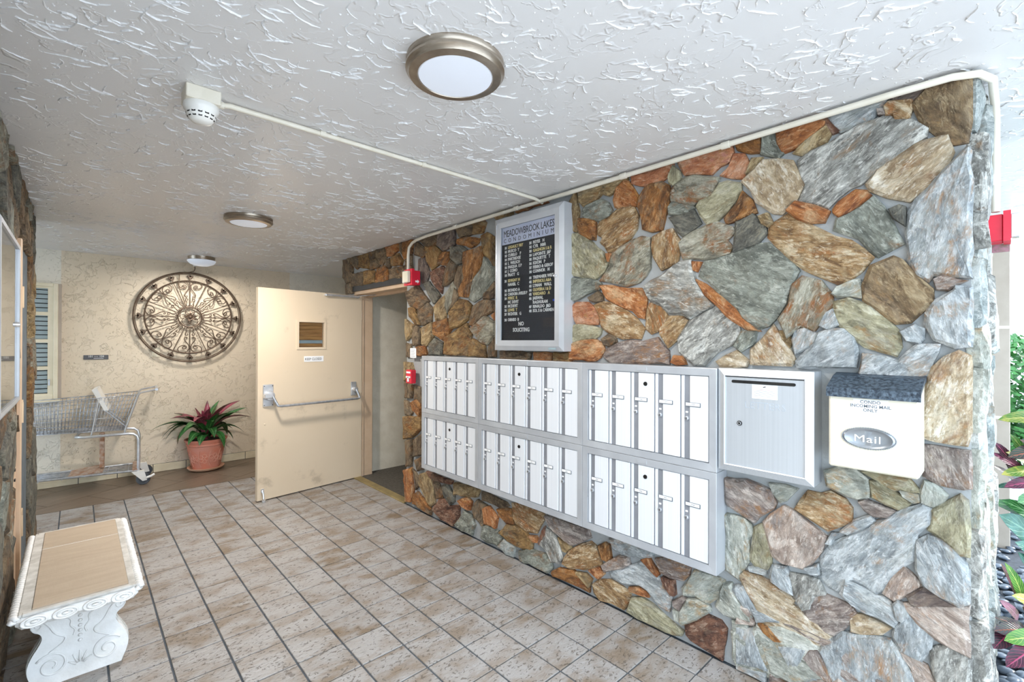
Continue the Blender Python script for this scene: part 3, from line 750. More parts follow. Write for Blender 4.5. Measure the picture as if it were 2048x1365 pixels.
t -0.798,2.332 -0.758,2.326 -0.794,2.288 -0.821,2.267
O -0.656,2.068 -0.624,2.095 -0.555,2.065 -0.505,2.032 -0.522,1.995 -0.573,2.001 -0.613,2.023
O -0.489,2.037 -0.471,2.063 -0.416,2.098 -0.384,2.086 -0.366,2.065 -0.436,2.015 -0.471,2.006 -0.486,2.025
Q -0.725,2.014 -0.653,2.054 -0.613,2.017 -0.543,1.969 -0.484,1.924 -0.431,1.9 -0.363,1.827 -0.398,1.781 -0.431,1.754 -0.472,1.738 -0.534,1.774 -0.585,1.804 -0.626,1.84 -0.668,1.886 -0.731,1.967
G -1.046,1.826 -1.021,1.894 -0.978,1.908 -0.889,1.919 -0.785,1.942 -0.733,1.939 -0.678,1.883 -0.632,1.832 -0.615,1.805 -0.637,1.757 -0.664,1.67 -0.697,1.613 -0.731,1.577 -0.768,1.563 -0.833,1.607 -0.864,1.656 -0.928,1.718 -0.992,1.79
O -1.054,1.815 -1.014,1.782 -0.923,1.704 -0.851,1.637 -0.801,1.588 -0.765,1.552 -0.812,1.561 -0.875,1.602 -0.942,1.67 -1.014,1.736
D -0.867,2.055 -0.794,2.08 -0.745,2.011 -0.74,1.985 -0.774,1.949 -0.883,1.924 -0.872,1.996
t -0.768,2.064 -0.734,2.068 -0.716,2.023 -0.729,2.013 -0.753,2.03
g -0.685,1.601 -0.648,1.665 -0.635,1.746 -0.599,1.778 -0.534,1.752 -0.497,1.695 -0.493,1.652 -0.534,1.587 -0.555,1.553 -0.603,1.574 -0.63,1.549 -0.652,1.523
L -0.535,1.571 -0.513,1.623 -0.493,1.637 -0.473,1.574 -0.508,1.557
L -0.633,1.517 -0.625,1.552 -0.585,1.566 -0.543,1.532 -0.55,1.503 -0.576,1.483 -0.624,1.452
L -0.62,1.421 -0.568,1.481 -0.538,1.54 -0.5,1.555 -0.456,1.554 -0.425,1.52 -0.41,1.474 -0.413,1.41 -0.62,1.401
Y -0.803,1.469 -0.753,1.516 -0.709,1.579 -0.685,1.532 -0.649,1.476 -0.628,1.425 -0.639,1.406 -0.803,1.405
t -0.684,1.553 -0.662,1.552 -0.64,1.507 -0.643,1.482 -0.67,1.517
G -0.871,1.485 -0.84,1.555 -0.779,1.549 -0.794,1.497 -0.844,1.464
o -0.919,2.082 -0.858,2.146 -0.839,2.19 -0.802,2.143 -0.781,2.085 -0.836,2.075 -0.89,2.063 -0.908,2.061
E -0.491,1.699 -0.476,1.722 -0.423,1.745 -0.407,1.749 -0.398,1.706 -0.395,1.675 -0.431,1.687 -0.477,1.685
Y -0.958,1.406 -0.863,1.461 -0.814,1.415 -0.822,1.395 -0.94,1.39
O -1.076,1.9 -1.035,1.893 -1.057,1.851 -1.076,1.861
Q -1.197,1.636 -1.141,1.638 -1.099,1.608 -1.161,1.516 -1.203,1.477 -1.25,1.545 -1.25,1.574 -1.219,1.607
Z -1.15,1.515 -1.086,1.608 -1.014,1.647 -0.968,1.672 -0.907,1.633 -0.86,1.58 -0.851,1.536 -0.872,1.502 -0.958,1.456 -1.018,1.391 -1.066,1.394 -1.14,1.453
O -1.188,1.399 -1.171,1.432 -1.126,1.428 -1.111,1.393 -1.151,1.389
Z -1.346,1.796 -1.307,1.824 -1.238,1.846 -1.171,1.89 -1.137,1.908 -1.084,1.907 -1.079,1.857 -1.064,1.804 -1.021,1.727 -0.97,1.678 -1.081,1.621 -1.125,1.642 -1.198,1.645 -1.246,1.694 -1.301,1.718 -1.327,1.752
Q -1.293,2.057 -1.183,2.08 -1.139,2.009 -1.161,1.904 -1.243,1.88 -1.287,1.951
g -1.142,2 -1.126,2.025 -1.074,2.046 -0.997,2.069 -0.954,2.072 -0.885,2.034 -0.878,2.014 -0.912,1.981 -0.889,1.947 -0.896,1.925 -1.019,1.906 -1.121,1.919 -1.131,1.953
K -1.159,2.423 -1.083,2.424 -0.887,2.42 -0.884,2.385 -0.9,2.348 -0.947,2.339 -0.983,2.312 -1.118,2.344 -1.138,2.387
K -0.939,2.293 -0.9,2.321 -0.876,2.375 -0.836,2.363 -0.813,2.315 -0.839,2.253 -0.886,2.269
e -1.201,2.349 -1.176,2.401 -1.144,2.362 -1.14,2.33 -1.176,2.305 -1.196,2.317
g -1.196,2.266 -1.179,2.296 -1.118,2.324 -1.067,2.325 -0.947,2.28 -0.965,2.252 -0.98,2.212 -1.013,2.198 -1.05,2.199 -1.074,2.178 -1.117,2.191 -1.158,2.215 -1.188,2.229
e -1.054,2.169 -1.036,2.201 -0.983,2.204 -0.939,2.252 -0.911,2.256 -0.849,2.23 -0.849,2.195 -0.886,2.144 -0.921,2.109 -0.957,2.083 -1.004,2.077 -1.035,2.123
G -1.204,2.197 -1.18,2.214 -1.11,2.184 -1.067,2.167 -1.102,2.149 -1.2,2.161
D -1.2,2.141 -1.122,2.148 -1.074,2.157 -1.036,2.083 -1.086,2.058 -1.13,2.039 -1.154,2.062
K -1.427,2.41 -1.276,2.411 -1.181,2.42 -1.181,2.392 -1.205,2.361 -1.25,2.344 -1.302,2.341 -1.335,2.341 -1.418,2.375
o -1.377,2.284 -1.341,2.324 -1.311,2.341 -1.244,2.337 -1.205,2.307 -1.2,2.262 -1.208,2.205 -1.227,2.157 -1.244,2.088 -1.302,2.09 -1.352,2.112 -1.359,2.186 -1.383,2.245
t -1.787,2.423 -1.725,2.431 -1.454,2.428 -1.449,2.407 -1.503,2.392 -1.519,2.361 -1.575,2.344 -1.624,2.367 -1.661,2.341 -1.758,2.321 -1.787,2.355
O -1.538,2.304 -1.518,2.368 -1.468,2.399 -1.444,2.388 -1.382,2.286 -1.39,2.247 -1.512,2.256 -1.528,2.267
G -1.766,2.295 -1.736,2.319 -1.624,2.331 -1.582,2.304 -1.556,2.256 -1.575,2.23 -1.645,2.212 -1.74,2.244 -1.763,2.266
o -1.79,2.252 -1.741,2.238 -1.669,2.215 -1.669,2.18 -1.674,2.105 -1.718,2.117 -1.787,2.155 -1.796,2.203
Q -1.655,2.186 -1.634,2.208 -1.57,2.223 -1.529,2.245 -1.478,2.26 -1.414,2.246 -1.386,2.191 -1.395,2.122 -1.438,2.071 -1.528,2.021 -1.574,2.019 -1.633,2.084 -1.613,2.108 -1.65,2.132
t -1.86,2.374 -1.82,2.422 -1.795,2.296 -1.801,2.172 -1.853,2.186
O -1.579,2.009 -1.555,2.006 -1.569,1.966
e -1.852,2.173 -1.793,2.157 -1.736,2.121 -1.616,2.023 -1.584,1.945 -1.605,1.91 -1.662,1.875 -1.762,1.894 -1.847,1.912
g -1.547,2.008 -1.497,2.035 -1.408,2.059 -1.352,2.067 -1.31,2.055 -1.31,1.991 -1.313,1.899 -1.34,1.859 -1.379,1.828 -1.454,1.813 -1.526,1.836 -1.64,1.861 -1.602,1.892 -1.571,1.931
G -1.852,1.9 -1.758,1.881 -1.646,1.857 -1.624,1.834 -1.634,1.812 -1.728,1.793 -1.791,1.766 -1.845,1.75
B -1.713,1.764 -1.644,1.794 -1.618,1.775 -1.613,1.74 -1.666,1.739 -1.704,1.751
O -1.619,1.832 -1.553,1.822 -1.452,1.796 -1.361,1.789 -1.329,1.758 -1.338,1.685 -1.347,1.629 -1.379,1.639 -1.413,1.677 -1.456,1.688 -1.526,1.722 -1.578,1.751
Q -1.671,1.721 -1.611,1.734 -1.548,1.722 -1.462,1.678 -1.394,1.629 -1.347,1.575 -1.369,1.522 -1.412,1.527 -1.476,1.523 -1.578,1.562 -1.621,1.593 -1.632,1.647
K -1.851,1.722 -1.804,1.741 -1.722,1.736 -1.673,1.702 -1.634,1.638 -1.649,1.608 -1.711,1.606 -1.809,1.613 -1.845,1.669
e -1.851,1.603 -1.751,1.605 -1.682,1.594 -1.623,1.575 -1.634,1.549 -1.671,1.524 -1.756,1.515 -1.845,1.496
B -1.618,1.518 -1.574,1.543 -1.533,1.534 -1.522,1.505 -1.568,1.479 -1.599,1.488
O -1.857,1.485 -1.739,1.513 -1.665,1.513 -1.612,1.49 -1.606,1.447 -1.638,1.412 -1.665,1.395 -1.856,1.392
m -1.607,1.421 -1.58,1.461 -1.506,1.493 -1.403,1.51 -1.354,1.502 -1.265,1.523 -1.24,1.489 -1.206,1.456 -1.2,1.392 -1.333,1.388 -1.552,1.383
Q -1.324,1.674 -1.31,1.708 -1.301,1.708 -1.24,1.686 -1.206,1.643 -1.229,1.592 -1.268,1.562 -1.3,1.549 -1.336,1.574
B -2.492,1.435 -2.191,1.43 -2.214,1.376 -2.492,1.378
O -2.167,1.431 -2.011,1.427 -2.011,1.376 -2.167,1.378
b -1.989,1.434 -1.853,1.436 -1.845,1.378 -1.989,1.377
O -2.351,2.438 -2.076,2.435 -2.04,2.411 -2.34,2.401
t -2.579,2.439 -2.381,2.438 -2.381,2.403 -2.562,2.399
"""
# ------------------------------------------------------------------ the setting
struct(box('ground', 'concrete', None, -30, 30, -30, 40, -.3, -.03), 'pale concrete paving outside')
floor = struct(box('floor', 'grout', None, -3.2, XW + .02, -1.3, 6.8, -.12, -.006), 'tiled breezeway floor with dark grout')
ceiling = struct(MB().box(-3.2, 5.3, -.55, 8.2, H, H + .2).box(2.6, 5.3, -.85, -.55, H, H + .2).obj('ceiling', 'ceiling'), 'grey ceiling of trowelled stucco')  # second box: unseen overhang added to shade the post and garden

# raised trowel ridges of the ceiling coat
rc = random.Random(31)
rg_ = MB()
for cl_ in range(2900):
    cx, cy = rc.uniform(-.25, 4.9), rc.uniform(-.5, 6.6)
    if cx > 2.2 and cy > .2:
        continue
    if noise.noise(Vector((cx * 1.7, cy * 1.7, 4))) < rc.uniform(-.6, .3):
        continue
    th = rc.gauss(2.3, .75)
    for q in range(rc.randint(2, 5)):
        x, y = cx + rc.gauss(0, .07), cy + rc.gauss(0, .07)
        a = th + rc.gauss(0, .5)
        n = rc.randint(3, 12)
        L_ = rc.uniform(.007, .013)
        w_, hh = rc.uniform(.0022, .0042), rc.uniform(.0022, .0048)
        vs_, fs = [], []
        cv_ = rc.gauss(0, .18)
        for k in range(n + 1):
            f_ = sin(pi * (k + .15) / (n + .3)) ** .5 * rc.uniform(.65, 1.25)
            nx_, ny_ = -sin(a), cos(a)
            o_ = rc.uniform(-.4, .4) * w_
            vs_ += [(x + nx_ * w_ * f_, y + ny_ * w_ * f_, H + .0005), (x + nx_ * o_, y + ny_ * o_, H - hh * f_), (x - nx_ * w_ * f_, y - ny_ * w_ * f_, H + .0005)]
            a += rc.gauss(cv_, .30)
            x += cos(a) * L_
            y += sin(a) * L_
        for k in range(n):
            b_ = k * 3
            fs += [(b_, b_ + 3, b_ + 4, b_ + 1), (b_ + 1, b_ + 4, b_ + 5, b_ + 2)]
        rg_.add(vs_, fs)
    for q in range(rc.randint(2, 9)):
        x, y, r_ = cx + rc.gauss(0, .09), cy + rc.gauss(0, .09), rc.uniform(.0018, .0045)
        rg_.add([(x + r_ * rc.uniform(.7, 1.4) * cos(e * 1.2566), y + r_ * rc.uniform(.7, 1.4) * sin(e * 1.2566), H + .0005) for e in range(5)] + [(x, y, H - r_ * .7)], [(e, (e + 1) % 5, 5) for e in range(5)])
o = rg_.obj('trowel_ridges', 'ceiling', ceiling)
o['kind'] = 'stuff'

# tiles: one shared mesh for the full tiles
def tile_mesh(w, d):
    return MB().box(0, w, 0, d, -.012, 0, bev=.0022)
CX0 = -.335
cells = []
gx, gy = .0078, .0062
j0, j1 = -13, 19
def cam_area(x, y):
    p = Vector((x, y, 0)) - cam.matrix_world.translation
    d = p.dot(_F)
    if d < .3:
        return -d - 99
    u = 1024 + FPX * p.dot(_r2) / d
    v_ = 682.5 - FPX * p.dot(_u2) / d
    if -40 < u < 2088 and 650 < v_ < 1400:
        return 1 / d ** 3
    return -abs(d)
for j in range(j0, j1):
    for i in range(-24, 1):
        x0, y0 = TX0 + i * TS, TY0 + j * TS
        w = TS if i < 0 else XW - TX0
        if x0 + w < -3.2:
            continue
        if x0 + w / 2 < XL and 1. < y0 < 5.2:
            continue
        cells.append((cam_area(x0 + w / 2, y0 + TS / 2), x0, y0, w))
cells.sort(key=lambda c: -c[0])
full = None
rest = MB()
for n, (a, x0, y0, w) in enumerate(cells):
    if n < 300 and a > 0:
        if w == TS:
            if full is None:
                full = tile_mesh(TS - gx, TS - gy).obj('tile', 'tile', floor, loc=(x0 + gx / 2, y0 + gy / 2, 0))
                o = full
            else:
                o = full.copy()
                COL.objects.link(o)
        else:
            o = tile_mesh(w - gx - .012, TS - gy).obj('tile', 'tile', floor)
        o.parent = floor
        o.location = (x0 + gx / 2, y0 + gy / 2, R.uniform(-.0008, .0008))
    else:
        rest.box(x0 + gx / 2, x0 + w - gx / 2, y0 + gy / 2, y0 + TS - gy / 2, -.012, 0)
o = rest.obj('tiles', 'tile', floor)
o['kind'] = 'stuff'

# diagonal wood-look slabs along the back wall
def clip(poly, nx, ny, d):
    """keep nx*x+ny*y<=d"""
    out = []
    for k in range(len(poly)):
        p, q = poly[k], poly[(k + 1) % len(poly)]
        a, b = nx * p[0] + ny * p[1] - d, nx * q[0] + ny * q[1] - d
        if a <= 0:
            out.append(p)
        if (a < 0 < b) or (b < 0 < a):
            t_ = a / (a - b)
            out.append((p[0] + (q[0] - p[0]) * t_, p[1] + (q[1] - p[1]) * t_))
    return out
def parea(p):
    return sum(p[k][0] * p[(k + 1) % len(p)][1] - p[(k + 1) % len(p)][0] * p[k][1] for k in range(len(p))) / 2
WA = radians(31)
for a in range(-12, 20):
    for b in range(-12, 14):
        L_, W_ = .62, .43
        off = .31 if b % 2 else 0
        q = [(a * L_ + off + .003, b * W_ + .003), ((a + 1) * L_ + off - .003, b * W_ + .003), ((a + 1) * L_ + off - .003, (b + 1) * W_ - .003), (a * L_ + off + .003, (b + 1) * W_ - .003)]
        q = [(.288 + x * cos(WA) - y * sin(WA), 5.726 + x * sin(WA) + y * cos(WA)) for x, y in q]
        for nn in ((-1, 0, 1.6), (1, 0, 3.2), (0, -1, -(TY0 + 19 * TS + .004)), (0, 1, YB)):
            q = clip(q, *nn)
            if len(q) < 3:
                break
        if len(q) < 3 or abs(parea(q)) < .002:
            continue
        cx, cy = sum(p[0] for p in q) / len(q), sum(p[1] for p in q) / len(q)
        loc = [(((p[0] - cx) * cos(WA) + (p[1] - cy) * sin(WA)), (-(p[0] - cx) * sin(WA) + (p[1] - cy) * cos(WA))) for p in q]
        n = len(loc)
        o = MB().add([(x, y, 0) for x, y in loc] + [(x, y, -.012) for x, y in loc], [tuple(range(n)), tuple(range(2 * n - 1, n - 1, -1))] + [(k, k + n, (k + 1) % n + n, (k + 1) % n) for k in range(n)]).obj('floor_slab', 'wood_tile', floor, loc=(cx, cy, 0))
        o.rotation_euler = (0, 0, WA)

wall_back = struct(box('wall_back', 'back', None, -3.2, 5, YB, YB + .2, 0, H), 'tan trowelled stucco wall with paler bands')
bb = struct(box('baseboard_back', 'grout', None, -1.6, 3.2, YB - .009, YB, .002, .092))
for k in range(15):
    x0 = -1.55 + k * .312
    MB().box(x0, x0 + .306, YB - .018, YB - .006, .002, .09, bev=.002).obj('baseboard_tile', 'baseboard', bb)
struct(box('wall_corridor_right', 'inner_stucco', None, 4.6, 4.75, 3.7, YB, 0, H))
struct(MB().box(2.45, 4.6, 5.04, 5.16, 0, H).box(3.2, 4.6, 3.7, 3.82, 0, H).obj('wall_stairwell', 'inner_stucco'), 'pale rough plaster wall inside the doorway')
struct(box('floor_stairwell', 'carpet', None, 2.30, 4.6, YD0, 5.04, -.1, .004), 'dark floor inside the doorway')
struct(box('trim_4', 'threshold', None, 2.215, 2.30, YD0 + .02, 4.94, -.004, .012, bev=.004), 'worn brassy threshold strip')

wall_right = struct(MB().box(XW, 3.2, YE, YD0, 0, H).box(XW, 2.45, YD0, YP, 2.10, H).box(XW, 2.45, 4.99, YP, 0, 2.10).obj('wall_right', 'mortar'), 'wall of large irregular slate and quartzite stones')
wall_left = struct(MB().box(XL - .25, XL, .5, 5.14, 0, H).obj('wall_left', 'mortar'), 'dim stone wall at the left edge')  # unseen near stretch lengthened to block sky light from the left
struct(box('wall_left_return', 'inner_stucco', None, -3.2, XL - .25, .5, 5.1, 0, H))  # block behind it, lengthened out of view against the same sky light

def grow(poly, d):
    out = []
    for k in range(len(poly)):
        a, c = poly[k - 1], poly[(k + 1) % len(poly)]
        tx, ty = c[0] - a[0], c[1] - a[1]
        l = hypot(tx, ty) + 1e-9
        out.append((poly[k][0] + ty / l * d, poly[k][1] - tx / l * d))
    return out

def make_stone(poly, code, parent, origin, rz, depth=.03, seg=.045, inset=.012, grain=None):
    """poly in wall coordinates (a right, b up); a rough-edged slab proud of the mortar"""
    if parea(poly) < 0:
        poly = poly[::-1]
    poly = grow(poly, .0065)
    pts = []
    for k in range(len(poly)):
        p, q = poly[k], poly[(k + 1) % len(poly)]
        L_ = hypot(q[0] - p[0], q[1] - p[1])
        m = max(1, int(L_ / seg))
        for e in range(m):
            f_ = e / m
            jx = (0 if e == 0 else 1) * R.uniform(-.12, .12) * min(L_, .05)
            nx, ny = (q[1] - p[1]) / (L_ + 1e-6), -(q[0] - p[0]) / (L_ + 1e-6)
            pts.append((p[0] + (q[0] - p[0]) * f_ + nx * jx, p[1] + (q[1] - p[1]) * f_ + ny * jx))
    n = len(pts)
    cx, cy = sum(p[0] for p in pts) / n, sum(p[1] for p in pts) / n
    sxx = sum((p[0] - cx) ** 2 for p in pts)
    syy = sum((p[1] - cy) ** 2 for p in pts)
    sxy = sum((p[0] - cx) * (p[1] - cy) for p in pts)
    g = .5 * atan2(2 * sxy, sxx - syy) + R.uniform(-.35, .35) if grain is None else grain
    size = math.sqrt(abs(parea(pts)))
    ins = min(inset, size * .09)
    ring = []
    for k in range(n):
        a, b, c = pts[k - 1], pts[k], pts[(k + 1) % n]
        tx, ty = c[0] - a[0], c[1] - a[1]
        l = hypot(tx, ty) + 1e-9
        kk = ins * R.uniform(.5, 1.5)
        ring.append((b[0] - ty / l * kk, b[1] + tx / l * kk))
    tlx, tly = R.uniform(-.05, .05), R.uniform(-.05, .05)
    sd = R.uniform(0, 99)
    def dep(p, amt=1.):
        nz = noise.noise(Vector((p[0] * 9, p[1] * 9, sd))) * .006 + noise.noise(Vector((p[0] * 25, p[1] * 25, sd + 7))) * .004
        return -(depth + (p[0] - cx) * tlx + (p[1] - cy) * tly + nz * amt)
    vs_, fs = [], []
    def rot(p, d):
        x, z = p[0] - cx, p[1] - cy
        return (x * cos(g) + z * sin(g), d, -x * sin(g) + z * cos(g))
    vs_ += [rot(p, .012) for p in pts]
    vs_ += [rot(p, dep(p) * R.uniform(.45, .75)) for p in pts]
    vs_ += [rot(p, dep(p)) for p in ring]
    mids = [(cx + (p[0] - cx) * .62, cy + (p[1] - cy) * .62) for p in ring]
    vs_ += [rot(p, dep(p, 1.6)) for p in mids]
    in2 = [(cx + (p[0] - cx) * .28, cy + (p[1] - cy) * .28) for p in ring]
    vs_ += [rot(p, dep(p, 1.6)) for p in in2]
    vs_.append(rot((cx, cy), dep((cx, cy), 1.6)))
    for r_ in range(4):
        for k in range(n):
            l = (k + 1) % n
            fs.append((r_ * n + k, r_ * n + l, (r_ + 1) * n + l, (r_ + 1) * n + k))
    for k in range(n):
        fs.append((4 * n + k, 4 * n + (k + 1) % n, 5 * n))
    o = MB().add(vs_, fs).obj('stone', 's_' + code, parent)
    for i_, p_ in enumerate(o.data.polygons):
        pass
    base = Matrix.Translation(origin) @ Matrix.Rotation(rz, 4, 'Z')
    o.matrix_basis = base @ Matrix.Translation((cx, 0, cy)) @ Matrix.Rotation(-g, 4, 'Y')
    return o

def voronoi(x0, x1, z0, z1, size, gap=.009, asp=1.3, rng=R):
    seeds = []
    nx, nz = max(1, round((x1 - x0) / (size * asp))), max(1, round((z1 - z0) / size))
    for a in range(-1, nx + 1):
        for b in range(-1, nz + 1):
            seeds.append((x0 + (a + .5 + rng.uniform(-.42, .42) + (.5 if b % 2 else 0) - .25) * (x1 - x0) / nx, z0 + (b + .5 + rng.uniform(-.42, .42)) * (z1 - z0) / nz))
    out = []
    for i_, s_ in enumerate(seeds):
        q = [(x0, z0), (x1, z0), (x1, z1), (x0, z1)]
        for t_ in sorted((t_ for t_ in seeds if t_ is not s_), key=lambda t_: (t_[0] - s_[0]) ** 2 + (t_[1] - s_[1]) ** 2)[:14]:
            nx_, nz_ = t_[0] - s_[0], t_[1] - s_[1]
            l = hypot(nx_, nz_)
            nx_, nz_ = nx_ / l, nz_ / l
            d = nx_ * (s_[0] + t_[0]) / 2 + nz_ * (s_[1] + t_[1]) / 2 - gap / 2
            q = clip(q, nx_, nz_, d)
            if len(q) < 3:
                break
        if len(q) >= 3 and abs(parea(q)) > .0012:
            out.append(q)
    return out

for line in STONES.strip().splitlines():
    w_ = line.split()
    poly = [tuple(float(e) for e in p.split(',')) for p in w_[1:]]
    poly = [(min(a, -YE - .002), max(.004, min(b, H - .004))) for a, b in poly]
    make_stone(poly, w_[0], wall_right, (XW, 0, 0), RW, depth=R.uniform(.022, .038))
for q in voronoi(-.86, -.10, .01, .30, .19, .014):
    make_stone(q, R.choice('LEMm'), wall_right, (XW, 0, 0), RW, depth=R.uniform(.022, .036))
for q in voronoi(XW + .005, 3.2, .0, H - .01, .30, .016, .7, random.Random(3)):
    make_stone(q, R.choice('EWWZZ'), wall_right, (0, YE, 0), 0., depth=R.uniform(.018, .05), inset=.02)  # pale stones only: the sunlit whiteness of this end is put into the colour
for q in voronoi(1.9, 3.66, .01, H - .01, .22, .012) + voronoi(3.66, 4.72, 2.09, H - .01, .17, .012):
    make_stone(q, R.choice('BBDGBDgB'), wall_left, (XL, 0, 0), LW, depth=R.uniform(.02, .045))
for q in voronoi(4.70, 5.13, .01, H - .01, .24, .008, 1.5, random.Random(5)):
    make_stone(q, R.choice('BBDtDbg'), wall_left, (XL, 0, 0), LW, depth=R.uniform(.02, .045))
for q in voronoi(.27, .5, .01, H - .01, .24, .008, 1., random.Random(9)):
    make_stone(q, R.choice('BbDtB'), wall_left, (0, 5.14, 0), pi, depth=.03)
o = MB().box(XL - .02, XL + .008, 4.02, 4.69, .0, 2.09).obj('mortar_strip', 'strip_dark', wall_left)

# old door jamb with three leftover hinges on the left wall
tr = struct(MB().box(XL - .02, XL + .016, 3.70, 3.84, 0, 2.085, bev=.003).box(XL - .02, XL + .034, 3.84, 3.90, 0, 2.085, bev=.003).obj('trim_1', 'jamb'), 'beige timber jamb left on the stone wall')
for z in (.39, 1.07, 1.765):
    h = MB().box(XL + .006, XL + .020, 4.03, 4.24, z - .06, z + .06, bev=.002).tube([(XL + .024, 4.05, z - .062), (XL + .024, 4.05, z + .062)], .008, 8).obj('hinge', 'hinge', tr)
    for k in (-1, 1):
        MB().box(XL + .019, XL + .0215, 4.11, 4.17, z + k * .026 - .012, z + k * .026 + .012).obj('slot', 'rust', h)
for k in range(9):
    MB().box(XL + .014, XL + .022, 3.71, 3.74, .62 + k * .055, .632 + k * .055).obj('nail', 'keyhole', tr)

# door frame and lintel of the doorway on the right
df = struct(MB().box(2.275, 2.445, 4.94, 5.04, 0, 2.09, bev=.004).box(2.275, 2.445, YD0, YD0 + .045, 0, 2.09, bev=.003).box(2.245, 2.445, YD0, 5.04, 2.018, 2.075, bev=.004).obj('trim_2', 'jamb'), 'beige steel door frame')
MB().box(2.30, 2.33, 4.925, 4.942, 0, 2.018).box(2.36, 2.40, YD0 + .045, 4.94, 1.995, 2.02).obj('door_stop', 'jamb', df)
struct(MB().box(2.222, 2.30, YD0 + .02, 5.0, 2.055, 2.112).obj('trim_3', 'black'), 'blackened lintel above the door frame')

# fire door, swung open
DANG = atan2(4.787 - 4.92, 1.235 - 2.30)
door = struct(thing('door_1', 'x', 'door', (2.30, 4.915, 0), DANG), 'cream steel fire door standing open, with push bar and small window')
del door['category']
# local x runs from hinge to free edge; camera side is local +y (turned by ~180 degrees)
DW = 1.085
leaf = MB()
wx0, wx1, wz0, wz1 = .435, .705, 1.44, 1.70
for a in ((0, wx0, .012, 2.008), (wx1, DW, .012, 2.008), (wx0, wx1, .012, wz0), (wx0, wx1, wz1, 2.008)):
    leaf.box(a[0], a[1], -.045, 0, a[2], a[3])
leaf.obj('door_leaf', 'door', door)
f_ = MB()
for a in ((wx0 - .018, wx0 + .004, wz0 - .018, wz1 + .018), (wx1 - .004, wx1 + .018, wz0 - .018, wz1 + .018), (wx0, wx1, wz0 - .018, wz0 + .004), (wx0, wx1, wz1 - .004, wz1 + .018)):
    f_.box(a[0], a[1], -.05, .006, a[2], a[3])
vf = f_.obj('window_frame', 'door', door)
box('pane', 'glass', vf, wx0, wx1, -.016, -.012, wz0, wz1)
for k in range(7):  # strips set behind the glass for the brown and grey-blue pattern in it
    z = wz0 + .006 + k * .036
    box('slat', 'bluegrey' if k == 1 else 'wood_slat', vf, wx0 + .002, wx1 - .002, -.043, -.036, z, z + .033, bev=.002)
box('slat', 'wood_slat', vf, wx0 + .002, wx1 - .002, -.046, -.043, wz0, wz1)
sg = box('notice', 'label', door, .445, .648, .0005, .003, 1.297, 1.353)
o = text('lettering', 'KEEP CLOSED', .036, 'ink', sg, (.640, .0035, 1.312), .80)
o.rotation_euler = (0, 0, pi)
# push bar
pl = MB().box(.945, 1.042, 0, .012, .885, 1.095, bev=.012).obj('latch_plate', 'chrome', door)
MB().lathe([(.0, 0), (.040, 0), (.046, .02), (.040, .045), (0, .048)], 20, (.99, .01, .99), 1, 1, 'Y').obj('latch_case', 'chrome', pl, True)
MB().box(.965, 1.045, .012, .062, .965, 1.012, bev=.008).obj('latch_block', 'chrome', pl)
for k in (.955, 1.03):
    for z in (.9, 1.08):
        MB().lathe([(0, 0), (.005, 0), (.004, .003), (0, .003)], 10, (k, .012, z), axis='Y').obj('screw', 'keyhole', pl)
hp = MB().box(.065, .135, 0, .012, .915, 1.065, bev=.012).obj('hinge_plate', 'chrome', door)
MB().lathe([(0, 0), (.024, 0), (.024, .05), (0, .052)], 16, (.10, .01, .985), axis='Y').obj('pivot', 'chrome', hp, True)
bar = MB()
bar.tube([(.97, .055, .985), (.955, .07, .94), (.935, .085, .893), (.90, .087, .888), (.10, .087, .888), (.075, .085, .893), (.085, .07, .94), (.098, .055, .985)], .0125, 10)
bar.obj('push_bar', 'steel', door, True)
cl = MB().tube([(.435, .03, 1.985), (.06, .03, 1.990)], .013, 10).tube([(.435, .0, 1.985), (.435, .034, 1.985)], .009, 8).tube([(.062, .0, 1.99), (.062, .034, 1.99)], .016, 8)
cl.obj('closer', 'chrome', door, True)
MB().tube([(.06, .03, 2.0), (-.02, .20, 2.008), (-.12, .30, 2.012)], .005, 6).obj('closer_arm', 'steel', door, True)
st = MB().tube([(1.043, .012, .105), (1.043, .03, .085), (1.043, .04, .03)], .008, 8).lathe([(0, 0), (.014, 0), (.017, .02), (0, .024)], 12, (1.043, .04, .002)).box(1.03, 1.056, 0, .012, .085, .12)
st.obj('kick_stop', 'chrome', door, True)
MB().lathe([(0, 0), (.009, 0), (.007, .003), (0, .003)], 12, (1.02, 0, .72), axis='Y').obj('peg', 'door', door)
for z in (.25, 1.0, 1.8):
    MB().tube([(-.008, -.01, z - .055), (-.008, -.01, z + .055)], .008, 8).obj('hinge', 'jamb', door, True)

# window with blinds on the back wall
wn_ = struct(thing('window_1', 'x', 'window', (-.52, YB, 0), 0), 'cream window with pale closed blinds, partly behind the stone corner')
del wn_['category']
wl, wr, wb, wt = -.37, .37, .905, 2.085
fr = MB()
for a in ((wl, wl + .035, wb, wt), (wr - .035, wr, wb, wt), (wl + .0352, wr - .0352, wt - .035, wt), (wl + .0352, wr - .0352, wb, wb + .045)):
    fr.box(a[0], a[1], -.055, .0, a[2], a[3], bev=.004)
fr.obj('window_frame', 'window_paint', wn_)
box('sill', 'window_paint', wn_, wl - .02, wr + .02, -.075, -.001, wb - .025, wb - .001, bev=.004)
box('side_strip', 'post', wn_, wr + .001, wr + .025, -.03, -.001, wb, wt)
sash = MB()
for a in ((wl + .035, wl + .075), (wr - .075, wr - .035)):
    sash.box(a[0], a[1], -.04, -.012, wb + .045, wt - .035)
zz = [wb + .045 + (wt - .08 - wb) * k / 4 for k in range(5)]
for k, z in enumerate(zz):
    sash.box(wl + .035, wr - .035, -.042, -.012, z - .018, z + .018)
so = sash.obj('sash', 'window_paint', wn_)
for k in range(4):
    box('pane', 'glass', so, wl + .075, wr - .075, -.022, -.019, zz[k] + .018, zz[k + 1] - .018)
